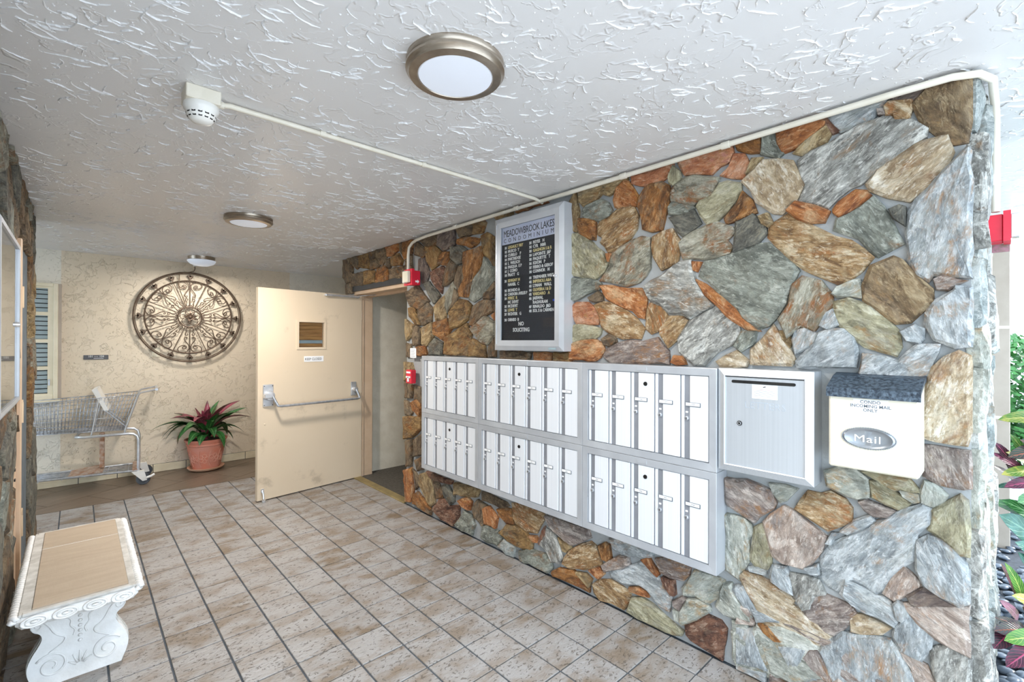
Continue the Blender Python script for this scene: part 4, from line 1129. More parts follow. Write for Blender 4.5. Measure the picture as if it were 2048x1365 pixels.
box('backing', 'darkroom', wn_, wl + .04, wr - .04, -.006, -.002, wb + .03, wt - .03)
for k in range(24):
    z = wb + .07 + k * .0455
    b_ = box('blind_slat', 'blind', wn_, wl + .06, wr - .06, -.015, -.009, z, z + .037, bev=.001)
MB().box(.30, .312, -.055, -.04, 1.05, 1.11).obj('latch', 'steel', wn_)
# ------------------------------------------------------------------ ceiling fittings
def ceiling_light(x, y, r, label, dome=False):
    t_ = thing('ceiling_light', label, 'ceiling light', (x, y, H), 0, 'round ceiling lights')
    if not dome:
        MB().lathe([(0, 0), (r * 1.02, 0), (r * 1.02, -.014), (r * 1.0, -.018), (r * 1.03, -.022), (r * 1.03, -.030), (r * .985, -.037), (r * .96, -.044), (r * .79, -.048), (r * .77, -.042), (0, -.042)], 56).obj('rim', 'nickel', t_, True)
        MB().lathe([(0, -.042), (r * .775, -.042), (r * .76, -.047), (r * .4, -.050), (0, -.051)], 48).obj('diffuser', 'diffuser', t_, True)
    else:
        MB().lathe([(0, 0), (r * .95, 0), (r * .95, -.014), (r * .93, -.018), (r * .93, -.034), (r * .9, -.04), (0, -.04)], 48).obj('rim', 'nickel', t_, True)
        MB().lathe([(0, -.038), (r, -.040), (r * .97, -.055), (r * .82, -.078), (r * .5, -.095), (r * .2, -.1), (0, -.101)], 48).obj('diffuser', 'diffuser', t_, True)
    ld = bpy.data.lights.new('lamp', 'AREA')
    ld.shape = 'DISK'
    ld.size = r * 1.4
    ld.energy = LAMP_W
    ld.color = (1, .95, .90)
    lo = bpy.data.objects.new('lamp', ld)
    COL.objects.link(lo)
    lo.parent = t_
    lo.location = (0, 0, -.11 if dome else -.056)
    return t_, ld
ceiling_light(.925, 1.275, .160, 'large round brushed nickel ceiling light nearest the camera')
_, l2 = ceiling_light(.94, 3.93, .160, 'middle round nickel ceiling light halfway down the passage')
_, l3 = ceiling_light(1.0, 6.13, .135, 'domed ceiling light above the iron wall medallion', True)
l3.energy = LAMP_W * .6
l2.energy = LAMP_W * 1.8

sd_ = thing('smoke_detector', 'white smoke detector hanging from a square box on the ceiling', 'smoke detector', (.335, 2.075, H))
MB().box(-.055, .055, -.055, .055, -.05, 0, bev=.003).obj('mounting_box', 'offwhite_paint', sd_)
MB().lathe([(0, -.05), (.056, -.05), (.058, -.062), (.056, -.072), (.05, -.078), (.046, -.098), (.033, -.112), (.018, -.117), (0, -.118)], 36).obj('detector_dome', 'white', sd_, True)
vents = MB()
for k in range(14):
    a = 2 * pi * k / 14
    for r0, z0, r1, z1 in ((.0475, -.084, .0462, -.092), (.0452, -.097, .040, -.104)):
        for e in (-1,):
            da = .14
            vents.add([(r0 * 1.02 * cos(a - da), r0 * 1.02 * sin(a - da), z0), (r0 * 1.02 * cos(a + da), r0 * 1.02 * sin(a + da), z0), (r1 * 1.05 * cos(a + da), r1 * 1.05 * sin(a + da), z1), (r1 * 1.05 * cos(a - da), r1 * 1.05 * sin(a - da), z1)], [(0, 1, 2, 3)])
vents.obj('vent_slots', 'keyhole', sd_)
MB().tube([(.05, .01, -.022), (.075, .012, -.02)], .014, 10).obj('connector', 'offwhite_paint', sd_, True)

def clampring(p, d, r=.0135, l=.01):
    d = Vector(d).normalized()
    return MB().tube([Vector(p) - d * l, Vector(p) + d * l], r, 10)
cz = H - .012
cp = thing('conduit_pipe', 'thin cream conduit crossing the ceiling from the smoke detector', 'pipe', (.41, 2.085, H))
MB().tube([(0, 0, -.020), (.02, .001, -.014), (1.5, .0, -.012), (1.72, -.005, -.016), (1.79, -.01, -.03)], .0105, 10).obj('pipe', 'offwhite_paint', cp, True)
for x in (.38, .9, 1.42):
    MB().tube([(x - .012, 0, -.0125), (x + .012, 0, -.0125)], .0135, 10).obj('coupling', 'offwhite_paint', cp, True)
cm = thing('conduit_pipe', 'long cream conduit along the top of the stone wall, bent down at both ends', 'pipe', (XW, 2, H))
pts = [(-.058, 1.715, -.29), (-.058, 1.715, -.15), (-.058, 1.70, -.085), (-.056, 1.65, -.05), (-.055, 1.58, -.035), (-.055, 1.4, -.027), (-.055, -1.70, -.022), (-.052, -1.86, -.024), (-.02, -1.925, -.026), (.05, -1.955, -.03), (.16, -1.955, -.032), (.23, -1.957, -.045), (.28, -1.958, -.085), (.29, -1.958, -.15), (.29, -1.958, -.44)]
MB().tube(pts, .0125, 12).obj('pipe', 'offwhite_paint', cm, True)
for y in (1.0, .3, -.55, -1.1):
    MB().tube([(-.055, y - .018, -.0235), (-.055, y + .018, -.0235)], .0165, 10).obj('coupling', 'offwhite_paint', cm, True)
MB().tube([(.29, -1.95, -.30), (.29, -1.95, -.34)], .0155, 10).obj('coupling', 'offwhite_paint', cm, True)

# ------------------------------------------------------------------ fire devices
def horn(label, loc, rz, lw=.085):
    t_ = thing('fire_alarm_horn', label, 'fire alarm', loc, rz, 'red horn strobes')
    MB().box(-.055, .055, -.068, .0, -.062, .062, bev=.004).obj('back_box', 'red', t_)
    MB().prism([(-.066, -.066), (.066, -.066), (.066, .074), (-.066, .074)], -.092, -.068).obj('flange', 'red', t_)
    ln = MB().box(-.045, .045, -.125, -.092, -.045, .055, bev=.006).obj('strobe_lens', 'cream', t_)
    MB().box(-.048, -.010, -.121, -.090, -.05, .06, bev=.004).obj('lens_reflector', 'chrome', ln)
    return t_
hn = horn('red horn strobe under the conduit beside the doorway', (XW - .035, 3.60, 2.062), RW)
_a = MB().prism([(-.018, -.006), (.004, -.006), (.004, -.016), (.022, .002), (.004, .02), (.004, .010), (-.018, .010)], 0, .001).obj('arrow', 'label', hn)
_a.rotation_euler = (0, 0, pi / 2)
_a.location = (.0565, -.034, -.035)
h2 = horn('red horn strobe on the sunlit end of the stone wall', (2.55, .078, 1.932), 0.)
h2.scale = (.82, .82, .80)
MB().prism([(.055, -.10), (.062, -.10), (.060, -.062), (.054, -.062)], -.088, -.03).obj('hanging_tag', 'lf_pink', h2)  # thin pinkish plate below the red box
MB().box(.030, .046, -.0935, -.0915, -.06, -.048).obj('sticker', 'label', h2)

pu = thing('pull_station', 'red fire alarm pull station left of the mailboxes', 'pull station', (XW - .03, 3.665, 1.19), RW)
MB().box(-.045, .045, -.05, 0, -.06, .06, bev=.004).obj('body', 'red', pu)
MB().box(-.036, .036, -.058, -.05, -.012, .004, bev=.002).box(-.012, .012, -.058, -.05, -.045, .0, bev=.002).obj('pull_handle', 'label', pu)
MB().box(-.034, .034, -.0525, -.05, .030, .046).obj('legend', 'label', pu)
nc = thing('notice_card', 'small white printed card on the stones above the pull station', 'notice', (XW - .034, 3.655, 1.40), RW)
MB().box(-.05, .05, -.008, 0, -.044, .044, bev=.002).obj('card', 'label', nc)
for k in range(5):
    MB().box(-.035, .035 - .01 * (k % 2), -.0088, -.008, .026 - k * .014, .029 - k * .014).obj('text_line', 'greyink', nc)

# ------------------------------------------------------------------ mailboxes
def frame_ring(mb, x0, x1, z0, z1, w, yf, yb, cham=.5, lip=.012):
    """picture-frame moulding: raised inner edge at yf, outer edge at yb (mitred)"""
    o = [(x0, z0), (x1, z0), (x1, z1), (x0, z1)]
    m = w * cham
    i1 = [(x0 + m, z0 + m), (x1 - m, z0 + m), (x1 - m, z1 - m), (x0 + m, z1 - m)]
    i2 = [(x0 + w, z0 + w), (x1 - w, z0 + w), (x1 - w, z1 - w), (x0 + w, z1 - w)]
    vs_ = [(p[0], yb, p[1]) for p in o] + [(p[0], yf + lip, p[1]) for p in o] + [(p[0], yf, p[1]) for p in i1] + [(p[0], yf + .002, p[1]) for p in i2] + [(p[0], yf + .016, p[1]) for p in i2]
    fs = []
    for r_ in range(4):
        for k in range(4):
            l = (k + 1) % 4
            fs.append((r_ * 4 + k, r_ * 4 + l, r_ * 4 + 4 + l, r_ * 4 + 4 + k))
    fs.append((3, 2, 1, 0))
    mb.add(vs_, fs)
    return mb

XM = 2.12 - XW     # front plane of the mailboxes in local depth
units = [(3.392, 2.632, 5), (2.632, 1.682, 6), (1.682, .912, 5)]
nums = [str(a * 100 + b) for a in (1, 2) for b in range(1, 9)], [str(a * 100 + b) for a in (3, 4) for b in range(1, 9)]
where = ('beside the doorway', 'below the directory board', 'next to the letter drop')
for row, (z0, z1) in enumerate(((.908, 1.384), (.440, .908))):
    cnt = 0
    for ui, (ya, yb, nd) in enumerate(units):
        W_ = ya - yb
        t_ = thing('mailbox_unit', ('upper' if row == 0 else 'lower') + ' bank of %d aluminium mailboxes %s' % (nd, where[ui]), 'mailbox', (XW, (ya + yb) / 2, z0), RW, 'apartment mailbox banks')
        h = z1 - z0
        x0, x1 = -W_ / 2 + .001, W_ / 2 - .001
        fm = MB()
        frame_ring(fm, x0, x1, .001, h - .001, .036, XM, -.004, .06, .0008)
        fm.obj('frame', 'frame_al', t_)
        box('back_plate', 'strip_al', t_, x0 + .034, x1 - .034, XM + .016, -.01, .034, h - .034)
        iw = W_ - .076
        for d_ in range(nd):
            dx0 = -iw / 2 + iw * d_ / nd
            dw = iw / nd
            zb, zt = .040, h - .040
            g1 = dw * .13
            g2 = dw * .33
            dr = MB().box(dx0 + g2, dx0 + dw - .004, XM + .006, XM + .016, zb, zt, bev=.0015).obj('door', 'panel', t_)
            box('edge_strip', 'panel', dr, dx0 + .003, dx0 + g1, XM + .008, XM + .016, zb, zt, bev=.001)
            box('lock_strip', 'strip_al', dr, dx0 + g1 + .001, dx0 + g2 - .001, XM + .010, XM + .016, zb, zt)
            zt_ = zt - (zt - zb) * (.345 if row == 0 else .345)
            tg = box('name_tag_holder', 'tagframe', dr, dx0 + g1 + .010, dx0 + g1 + .081, XM + .0035, XM + .010, zt_ - .0105, zt_ + .0095)
            box('name_tag', 'label', dr, dx0 + g1 + .010, dx0 + g1 + .0775, XM + .0025, XM + .0036, zt_ - .0068, zt_ + .0078)
            text('number', nums[row][cnt], .0105, 'tagframe', dr, (dx0 + g1 + .046, XM + .002, zt_ - .003), 1.1, 'CENTER', 0)
            box('peep_tag', 'label', dr, dx0 + g1 + .006, dx0 + g1 + .018, XM + .0085, XM + .0102, zt_ - .042, zt_ - .034)
            zl = zt_ - .068
            xl = dx0 + g1 + .012
            MB().lathe([(0, 0), (.0105, 0), (.0105, -.006), (.008, -.008), (0, -.008)], 16, (xl, XM + .010, zl), axis='Y').obj('lock', 'steel', dr, True)
            MB().box(xl - .0015, xl + .0015, XM + .0012, XM + .003, zl - .005, zl + .005).obj('keyhole', 'keyhole', dr)
            if d_ == 2:
                MB().lathe([(0, 0), (.011, 0), (.010, -.004), (0, -.004)], 16, (dx0 + g2 + dw * .30, XM + .006, zt - .055), axis='Y').obj('master_lock', 'keyhole', dr, True)
            cnt += 1
        for s_ in (0,):
            MB().box(-.028, .028, XM - .0015, XM + .004, h - .028, h - .010).obj('name_plate', 'frame_al', t_)

t_ = thing('letter_drop', 'aluminium letter drop box with a slot, right of the mailbox banks', 'mailbox', (XW, .72, .930), RW)
W_, h = .375, .455
fm = MB()
frame_ring(fm, -W_ / 2, W_ / 2, 0, h, .032, XM - .004, -.004, .9)
fm.obj('frame', 'brushed', t_)
dp = box('front_panel', 'brushed', t_, -W_ / 2 + .03, W_ / 2 - .03, XM + .004, XM + .018, .03, h - .03)
box('gap', 'keyhole', t_, -W_ / 2 + .03, W_ / 2 - .03, XM + .0025, XM + .0045, h - .036, h - .032)
sl = MB().prism(arc(.118, h - .055, .0065, -pi / 2, pi / 2, 6) + arc(-.122, h - .055, .0065, pi / 2, 3 * pi / 2, 6), XM + .0025, XM + .0042)
sl.obj('mail_slot', 'keyhole', dp)
stk = box('sticker', 'label', dp, -.043, .057, XM + .0028, XM + .0042, .332, .391)
for k in range(6):
    box('text_line', 'lf_pink' if k == 0 else 'greyink', stk, -.036 + (.02 if k == 0 else 0), .048 - (.02 if k == 0 else .006 * (k % 2)), XM + .0022, XM + .0029, .370 - k * .0055, .3712 - k * .0055)
MB().prism([(.0, .379), (.014, .383), (.010, .386), (.002, .383)], XM + .0022, XM + .0029).obj('logo', 'ink', stk)
text('lettering', 'LETTERS', .042, 'engrave', dp, (-.075, XM + .0038, .288), 1.0, 'LEFT', .0004, 1.05)
MB().lathe([(0, 0), (.011, 0), (.010, -.005), (0, -.005)], 18, (-.094, XM + .004, .218), axis='Y').obj('lock', 'keyhole', dp, True)
MB().tube([(-.1 + .006 + .006 * cos(a * pi / 8), XM - .002, .218 + .006 * sin(a * pi / 8)) for a in range(16)], .0012, 6, True).obj('lock_ring', 'chrome', dp)

t_ = thing('wall_mailbox', 'cream wall mailbox with black lid and oval Mail plaque', 'mailbox', (XW, .342, 1.040), RW)
W_ = .258
D_ = 2.07 - XW
MB().box(-W_ / 2, W_ / 2, D_, -.02, 0, .285, bev=.006).obj('body', 'cream', t_)
lid = MB()
prof = [(-.02, .345), (-.075, .335), (D_ - .008, .295), (D_ - .012, .262), (D_ - .006, .262), (D_ - .002, .285), (-.075, .318), (-.02, .325)]
lid.add([(-W_ / 2 - .006, y, z) for y, z in prof] + [(W_ / 2 + .006, y, z) for y, z in prof], [tuple(range(8)), tuple(range(15, 7, -1))] + [(k, k + 8, (k + 1) % 8 + 8, (k + 1) % 8) for k in range(8)])
lid.obj('lid', 'lid', t_)
for s_ in (-1, 1):
    MB().add([(s_ * W_ / 2, y, z) for y, z in ((-.02, .28), (D_ + .004, .28), (D_ + .006, .29), (-.07, .32), (-.02, .33))] + [(s_ * (W_ / 2 - .004), y, z) for y, z in ((-.02, .28), (D_ + .004, .28), (D_ + .006, .29), (-.07, .32), (-.02, .33))], [(0, 1, 2, 3, 4), (9, 8, 7, 6, 5), (0, 5, 6, 1), (1, 6, 7, 2), (2, 7, 8, 3), (3, 8, 9, 4), (4, 9, 5, 0)]).obj('side_wing', 'cream', t_)
ov = MB().lathe([(0, 0), (.079, 0), (.079, -.004), (.070, -.010), (.062, -.008), (.052, -.005), (0, -.010)], 48, (-.008, D_ + .001, .119), 1, .49, 'Y').obj('plaque', 'plaque', t_, True)
beads = MB()
for k in range(64):
    a = 2 * pi * k / 64
    x, z = -.008 + .078 * cos(a), .119 + .078 * .49 * sin(a)
    beads.lathe([(0, .0), (.0022, -.001), (.0018, -.004), (0, -.005)], 6, (x, D_ - .002, z), axis='Y')
beads.obj('beading', 'plaque', ov)
text('lettering', 'Mail', .036, 'white', ov, (-.010, D_ - .0095, .106), 1.25, 'CENTER', .0012, 1.1)
lb = MB().box(-.053, .047, D_ - .001, D_ + .001, .212, .258).box(-.06, .053, D_ - .0008, D_ + .001, .226, .248).obj('paper_label', 'label', t_)
for k, s_ in enumerate(('CONDO', 'INCOMING MAIL', 'ONLY')):
    text('lettering', s_, .0155, 'tagframe', lb, (-.003, D_ - .0013, .2435 - k * .0145), 1.0, 'CENTER', 0, 1., 0., .0004)

# ------------------------------------------------------------------ directory board
t_ = thing('directory_board', 'glazed black letter board listing residents, above the mailboxes', 'notice board', (XW, 2.1475, 1.445), RW)
W_, h = .632, .905
fm = MB()
frame_ring(fm, -W_ / 2, W_ / 2, 0, h, .068, XM, -.004, .45)
fm.obj('frame', 'frame_al', t_)
MB().box(-W_ / 2 + .026, -W_ / 2 + .030, XM - .003, XM + .004, .04, h - .04).obj('piano_hinge', 'chrome', t_)
il, ir, ib, it = -W_ / 2 + .068, W_ / 2 - .068, .066, h - .068
bd = box('letter_board', 'felt', t_, il - .005, ir + .005, XM + .022, XM + .03, ib - .005, it + .005)
hd = box('header_panel', 'header', t_, il, ir, XM + .018, XM + .022, .722, it)
text('lettering', 'MEADOWBROOK LAKES', .064, 'ink', hd, (0, XM + .0172, .772), .70, 'CENTER', .0003, .92)
text('lettering', 'CONDOMINIUM', .040, 'ink', hd, (0, XM + .0172, .733), .95, 'CENTER', .0002, 1.95)
colA = [('101', 'LEGAULT F&Y', 'y'), ('102', 'MUSCO  Y', 'w'), ('103', 'CUBELO    F', 'w'), ('104', 'PARTRIDGE', 'w'), ('105', 'L  WELSCH', 'w'), ('106', 'PASQUA  E P', 'w'), ('107', 'J  COMO', 'w'), ('108', 'PRATT   G', 'w'),
        None, ('201', 'SEVIGNY M', 'y'), ('', 'HAHEIL  C', 'w'), None, ('202', 'BIONDO A', 'w'), ('203', 'CARDOBA AVELES P', 'w'), ('204', 'PEREZ  R', 'y'), ('', 'MC DEVIT', 'w'), ('205', 'MCDEVIT', 'w'), ('206', 'LEWIS  T', 'y'), ('207', 'RICHTER   G', 'w'), None, ('208', 'ORNSO  B', 'w')]
colB = [('301', 'REYES   M', 'w'), ('302', 'CYR   M&R', 'w'), ('303', 'GAGNON I & R', 'y'), ('304', 'LAPOINTE  J&F', 'w'), ('305', 'PAQUETTE   T', 'w'), ('306', 'KIXON   P', 'w'), ('307', 'FERRO & GEROF', 'w'), ('308', 'CONNOR   M', 'w'),
        None, ('401', 'TREPANIER W&T', 'w'), ('402', 'IMPERIOLI A&A', 'y'), ('403', 'LYMAN   WALL', 'w'), ('404', 'OLIVEIRA I & D', 'y'), ('405', 'VARDARO   A', 'y'), ('406', 'JAISWAL', 'w'), ('', 'RAGHURAM', 'w'), ('407', 'RINALDO  J&D', 'w'), ('408', 'SOL S & CARMEN', 'w')]
for col, x, z, step in ((colA, il + .022, .690, .0268), (colB, .012, .690, .0268)):
    for e in col:
        if e is None:
            z -= step * .45
            continue
        nm, s_, k = e
        if nm:
            text('lettering', nm, .0245, 'letter_w', bd, (x, XM + .0205, z), .62, 'LEFT', .0008, 1., 0., .0008)
        o = text('lettering', s_, .0275, 'letter_y' if k == 'y' else 'letter_w', bd, (x + .034, XM + .0205, z), .86, 'LEFT', .0008, 1., 0., .0009)
        mx = max(q.co.x for q in o.data.vertices)
        lim = (ir - .004 if x > 0 else -.005) - x - .034
        if mx > lim:
            for q in o.data.vertices:
                q.co.x *= lim / mx
        z -= step
text('lettering', 'NO', .036, 'letter_w', bd, (-.062, XM + .0205, .166), .9, 'CENTER', .0008, 1., 0., .001)
text('lettering', 'SOLICITING', .036, 'letter_w', bd, (-.062, XM + .0205, .126), .82, 'CENTER', .0008, 1., 0., .001)
box('pane', 'glass', t_, il - .002, ir + .002, XM + .008, XM + .011, ib - .002, it + .002)
MB().lathe([(0, 0), (.009, 0), (.009, -.008), (0, -.010)], 14, (W_ / 2 - .062, XM + .002, .46), axis='Y').obj('lock', 'chrome', t_, True)
box('maker_tag', 'bluegrey', t_, W_ / 2 - .115, W_ / 2 - .055, XM - .001, XM + .002, .010, .022)
box('blue_tag', 'bluetag', bd, ir - .03, ir - .006, XM + .020, XM + .0225, .31, .322)
# ------------------------------------------------------------------ back wall things
md = thing('wall_medallion', 'round bronze wrought-iron wall medallion with fleur-de-lis and scrolls', 'wall decoration', (.972, YB - .035, 1.787))
def ring_pts(r_, n=72, y=0): return [(r_ * cos(2 * pi * k / n), y, r_ * sin(2 * pi * k / n)) for k in range(n)]
MB().tube(ring_pts(.527), .0085, 8, True).obj('outer_ring', 'iron', md, True)
MB().tube(ring_pts(.512), .004, 6, True).obj('outer_bead', 'iron', md, True)
MB().tube(ring_pts(.428), .0085, 8, True).obj('middle_ring', 'iron', md, True)
MB().tube(ring_pts(.118, 40), .0075, 8, True).obj('hub_ring', 'iron', md, True)
def sp(r_, t_, a):   # radial r, tangential t, turned to angle a
    return (r_ * cos(a) - t_ * sin(a), 0, r_ * sin(a) + t_ * cos(a))
def spiral(c, r0, r1, a0, turns, n=18):
    return [(c[0] + (r0 + (r1 - r0) * k / n) * cos(a0 + turns * 2 * pi * k / n), c[1] + (r0 + (r1 - r0) * k / n) * sin(a0 + turns * 2 * pi * k / n)) for k in range(n + 1)]
# one S scroll in a sector (radial, tangential): big curl at the outer ring, stem, small curl towards the hub
big = spiral((.375, .062), .012, .040, pi * .9, 1.25, 22)
stem = [(.335, .030), (.315, .012), (.290, .010), (.272, .022)]
stem = [(.392, .010), (.352, .0), (.318, .006), (.292, .028), (.268, .048)]
small = spiral((.245, .043), .020, .006, pi * .15, 1.1, 14)
loop = [(.345, .040), (.352, .060), (.368, .066), (.378, .052), (.372, .036), (.352, .028), (.338, .042), (.336, .066), (.350, .092), (.378, .104), (.405, .096), (.420, .072), (.418, .040), (.400, .018), (.370, .006), (.335, .010), (.305, .028), (.278, .046), (.255, .052), (.238, .044), (.236, .030), (.248, .026), (.256, .034)]
sml = [(.196, .026), (.204, .018), (.214, .020), (.218, .032), (.210, .042), (.196, .042), (.180, .032), (.160, .030), (.142, .034), (.130, .028), (.128, .016), (.136, .010), (.142, .016)]
def smooth(p, k=2):
    for _ in range(k):
        q = [p[0]]
        for a, b in zip(p, p[1:]):
            q += [(a[0] * .75 + b[0] * .25, a[1] * .75 + b[1] * .25), (a[0] * .25 + b[0] * .75, a[1] * .25 + b[1] * .75)]
        p = q + [p[-1]]
    return p
loop, sml = smooth(loop, 1), smooth(sml, 1)
fleur = [(.442, 0), (.452, .010), (.462, .006), (.470, .016), (.484, .026), (.492, .020), (.488, .012), (.478, .010), (.490, .010), (.512, 0)]
for k in range(16):
    a = pi / 2 + k * pi / 8
    MB().tube([sp(.118, 0, a), sp(.445, 0, a)], .0045, 6).obj('spoke', 'iron', md, True)
    f_ = MB()
    out_ = fleur + [(r_, -t_) for r_, t_ in reversed(fleur[1:-1])]
    f_.v += [(p[0], -.006, p[2]) for p in (sp(r_, t_, a) for r_, t_ in out_)] + [(p[0], .006, p[2]) for p in (sp(r_, t_, a) for r_, t_ in out_)]
    n = len(out_)
    f_.f += [(i_, (i_ + 1) % n, (i_ + 1) % n + n, i_ + n) for i_ in range(n)]
    half = len(fleur)
    for i_ in range(half - 1):
        j_ = (n - i_) % n
        jn = n - i_ - 1
        if i_ == 0:
            f_.f += [(0, 1, n - 1), (n, 2 * n - 1, n + 1)]
        elif i_ < half - 2:
            f_.f += [(i_, i_ + 1, jn, j_), (i_ + n, j_ + n, jn + n, i_ + 1 + n)]
        else:
            f_.f += [(i_, i_ + 1, j_), (i_ + n, j_ + n, i_ + 1 + n)]
    for s_ in (-1, 1):
        f_.tube([sp(r_, s_ * t_, a) for r_, t_ in smooth([(.455, .004), (.465, .018), (.482, .030), (.494, .026), (.492, .016), (.484, .018)], 1)], .0035, 5)
    f_.tube([sp(.457, -.012, a), sp(.457, .012, a)], .0055, 6)
    f_.obj('fleur_de_lis', 'iron', md)
    s_ = 1 if k % 2 else -1
    b_ = a if k % 2 else a + pi / 8
    b_ = a + pi / 16
    for sg_ in ((-1,) if k % 2 else (1,)):
        off = -sg_ * .0
        # mirrored neighbours form heart shapes about every second spoke
        base_a = a if sg_ > 0 else a + pi / 8
        MB().tube([sp(r_, sg_ * t_ * (.80 + r_ * .95), base_a) for r_, t_ in loop], .0048, 6).obj('scroll', 'iron', md, True)
        MB().tube([sp(r_, sg_ * t_ * 1.1, base_a) for r_, t_ in sml], .0042, 6).obj('scroll', 'iron', md, True)
for k in range(5):
    a = pi / 2 + k * 2 * pi / 5
    MB().tube([(.058 * cos(a) + .045 * cos(2 * pi * q / 20), 0, .058 * sin(a) + .045 * sin(2 * pi * q / 20)) for q in range(20)], .0038, 6, True).obj('petal_loop', 'iron', md, True)
cen = MB()
for k in range(9):
    a = k * 2 * pi / 9 + .2
    l_ = .055 if k % 2 else .08
    cen.add([(.012 * cos(a + 1.5), -.02, .012 * sin(a + 1.5)), (.012 * cos(a - 1.5), -.02, .012 * sin(a - 1.5)), (l_ * .6 * cos(a - .25), -.032, l_ * .6 * sin(a - .25)), (l_ * cos(a), -.02, l_ * sin(a)), (l_ * .6 * cos(a + .25), -.032, l_ * .6 * sin(a + .25)), (0, -.004, 0)], [(0, 1, 2, 4), (4, 2, 3), (1, 0, 5), (2, 1, 5), (3, 2, 5), (4, 3, 5), (0, 4, 5)])
cen.lathe([(0, 0), (.02, -.01), (.022, -.03), (.012, -.042), (0, -.045)], 12, axis='Y')
cen.obj('centre_leaves', 'iron', md)

cd = thing('power_cord', 'brown cord running from the dome light socket down to the medallion', 'cord', (1.0, YB - .02, H))
MB().lathe([(0, 0), (.034, 0), (.034, -.012), (.018, -.02), (.014, -.04), (0, -.04)], 16, (.01, -.05, -.005)).obj('socket', 'white', cd, True)
MB().tube(smooth([(.012, -.05, -.045), (.014, -.045, -.08), (.006, -.03, -.105), (-.05, -.02, -.125), (-.12, -.018, -.14), (-.16, -.018, -.16)][0:6], 0) if False else [(.012, -.05, -.04), (.014, -.045, -.075), (.006, -.03, -.10), (-.04, -.024, -.117), (-.09, -.022, -.127), (-.135, -.022, -.150), (-.14, -.022, -.30), (-.06, -.022, -.55)], .005, 6).obj('cable', 'wirecord', cd, True)

rs = thing('room_sign', 'narrow grey sign plate numbered 101 to 104 on the back wall', 'sign', (.142, YB, 1.326))
MB().box(-.10, .10, -.008, -.001, -.024, .024, bev=.002).obj('plate', 'signplate', rs)
text('lettering', '101 ---- 104', .030, 'label', rs, (.0, -.0085, .0), .88, 'CENTER', .0003)
MB().box(-.02, .06, -.0088, -.008, -.013, -.009).obj('arrow', 'label', rs)
op = thing('outlet_cover', 'small blank cream outlet cover below the medallion rim', 'outlet cover', (.655, YB, 1.372))
MB().box(-.036, .036, -.007, -.001, -.055, .055, bev=.003).obj('cover_plate', 'window_paint', op)
MB().lathe([(0, 0), (.004, 0), (.003, -.002), (0, -.002)], 8, (0, -.007, -.03), axis='Y').obj('screw', 'steel', op)

# ------------------------------------------------------------------ shopping cart
ct = thing('shopping_cart', 'rusty wire shopping cart parked along the back wall', 'shopping cart', (.50, 6.40, 0), radians(-5))
def hw(x): return .215 + .075 * x / .95     # half width, tapering to the front (x negative)
TOPR, TOPL, BOTR, BOTL = (-.02, .945), (-.95, .895), (-.125, .585), (-.90, .60)
def side_pt(f, g, s_):
    """f 0..1 along from rear to front, g 0..1 from bottom to top"""
    xb, zb = BOTR[0] + (BOTL[0] - BOTR[0]) * f, BOTR[1] + (BOTL[1] - BOTR[1]) * f
    xt, zt = TOPR[0] + (TOPL[0] - TOPR[0]) * f, TOPR[1] + (TOPL[1] - TOPR[1]) * f
    x = xb + (xt - xb) * g
    return (x, s_ * (hw(x) - .03 * (1 - g)), zb + (zt - zb) * g)
for s_ in (-1, 1):
    sp_ = MB()
    for k in range(33):
        f = k / 32
        sp_.tube([side_pt(f, 0, s_), side_pt(f, 1, s_)], .0030, 5)
    for g, r_ in ((0, .004), (.10, .0025), (.2, .0025), (.38, .003), (.62, .003), (.85, .003), (1, .0045)):
        sp_.tube([side_pt(0, g, s_), side_pt(1, g, s_)], r_, 6)
    sp_.obj('side_panel', 'wire', ct, 'all')
bt = MB()
for k in range(22):
    f = k / 21
    a, b = side_pt(f, 0, -1), side_pt(f, 0, 1)
    bt.tube([a, b], .0028, 5)
for k in range(9):
    q = -1 + 2 * k / 8
    a, b = side_pt(0, 0, 1), side_pt(1, 0, 1)
    bt.tube([(a[0], a[1] * q, a[2]), (b[0], b[1] * q, b[2])], .0026, 5)
bt.obj('basket_base', 'steel', ct, 'all')
for f, nm in ((1, 'front_panel'), (0, 'rear_gate')):
    ep = MB()
    for k in range(10):
        q = -1 + 2 * k / 9
        a, b = side_pt(f, 0, 1), side_pt(f, 1, 1)
        ep.tube([(a[0], a[1] * q, a[2]), (b[0], b[1] * q, b[2])], .0025, 5)
    for g in (0, .3, .6, 1):
        a, b = side_pt(f, g, -1), side_pt(f, g, 1)
        ep.tube([a, b], .003, 5)
    ep.obj(nm, 'wire', ct, 'all')
for s_ in (-1, 1):
    a, b = side_pt(0, 0, s_), side_pt(0, 1, s_)
    MB().tube([(a[0] - .01, a[1], a[2] - .05), a, b, (b[0] + .02, b[1], b[2] + .018), (b[0] + .15, b[1], b[2] + .045)], .009, 8).obj('rear_upright', 'chrome', ct, True)
    a, b = side_pt(.33, 0, s_), side_pt(.33, 1, s_)
    MB().tube([(a[0] - .01, a[1], a[2] - .05), a, b], .007, 8).obj('mid_upright', 'chrome', ct, True)
MB().tube([(.13, -.225, .99), (.13, .225, .99)], .013, 10).obj('handle', 'steel', ct, True)
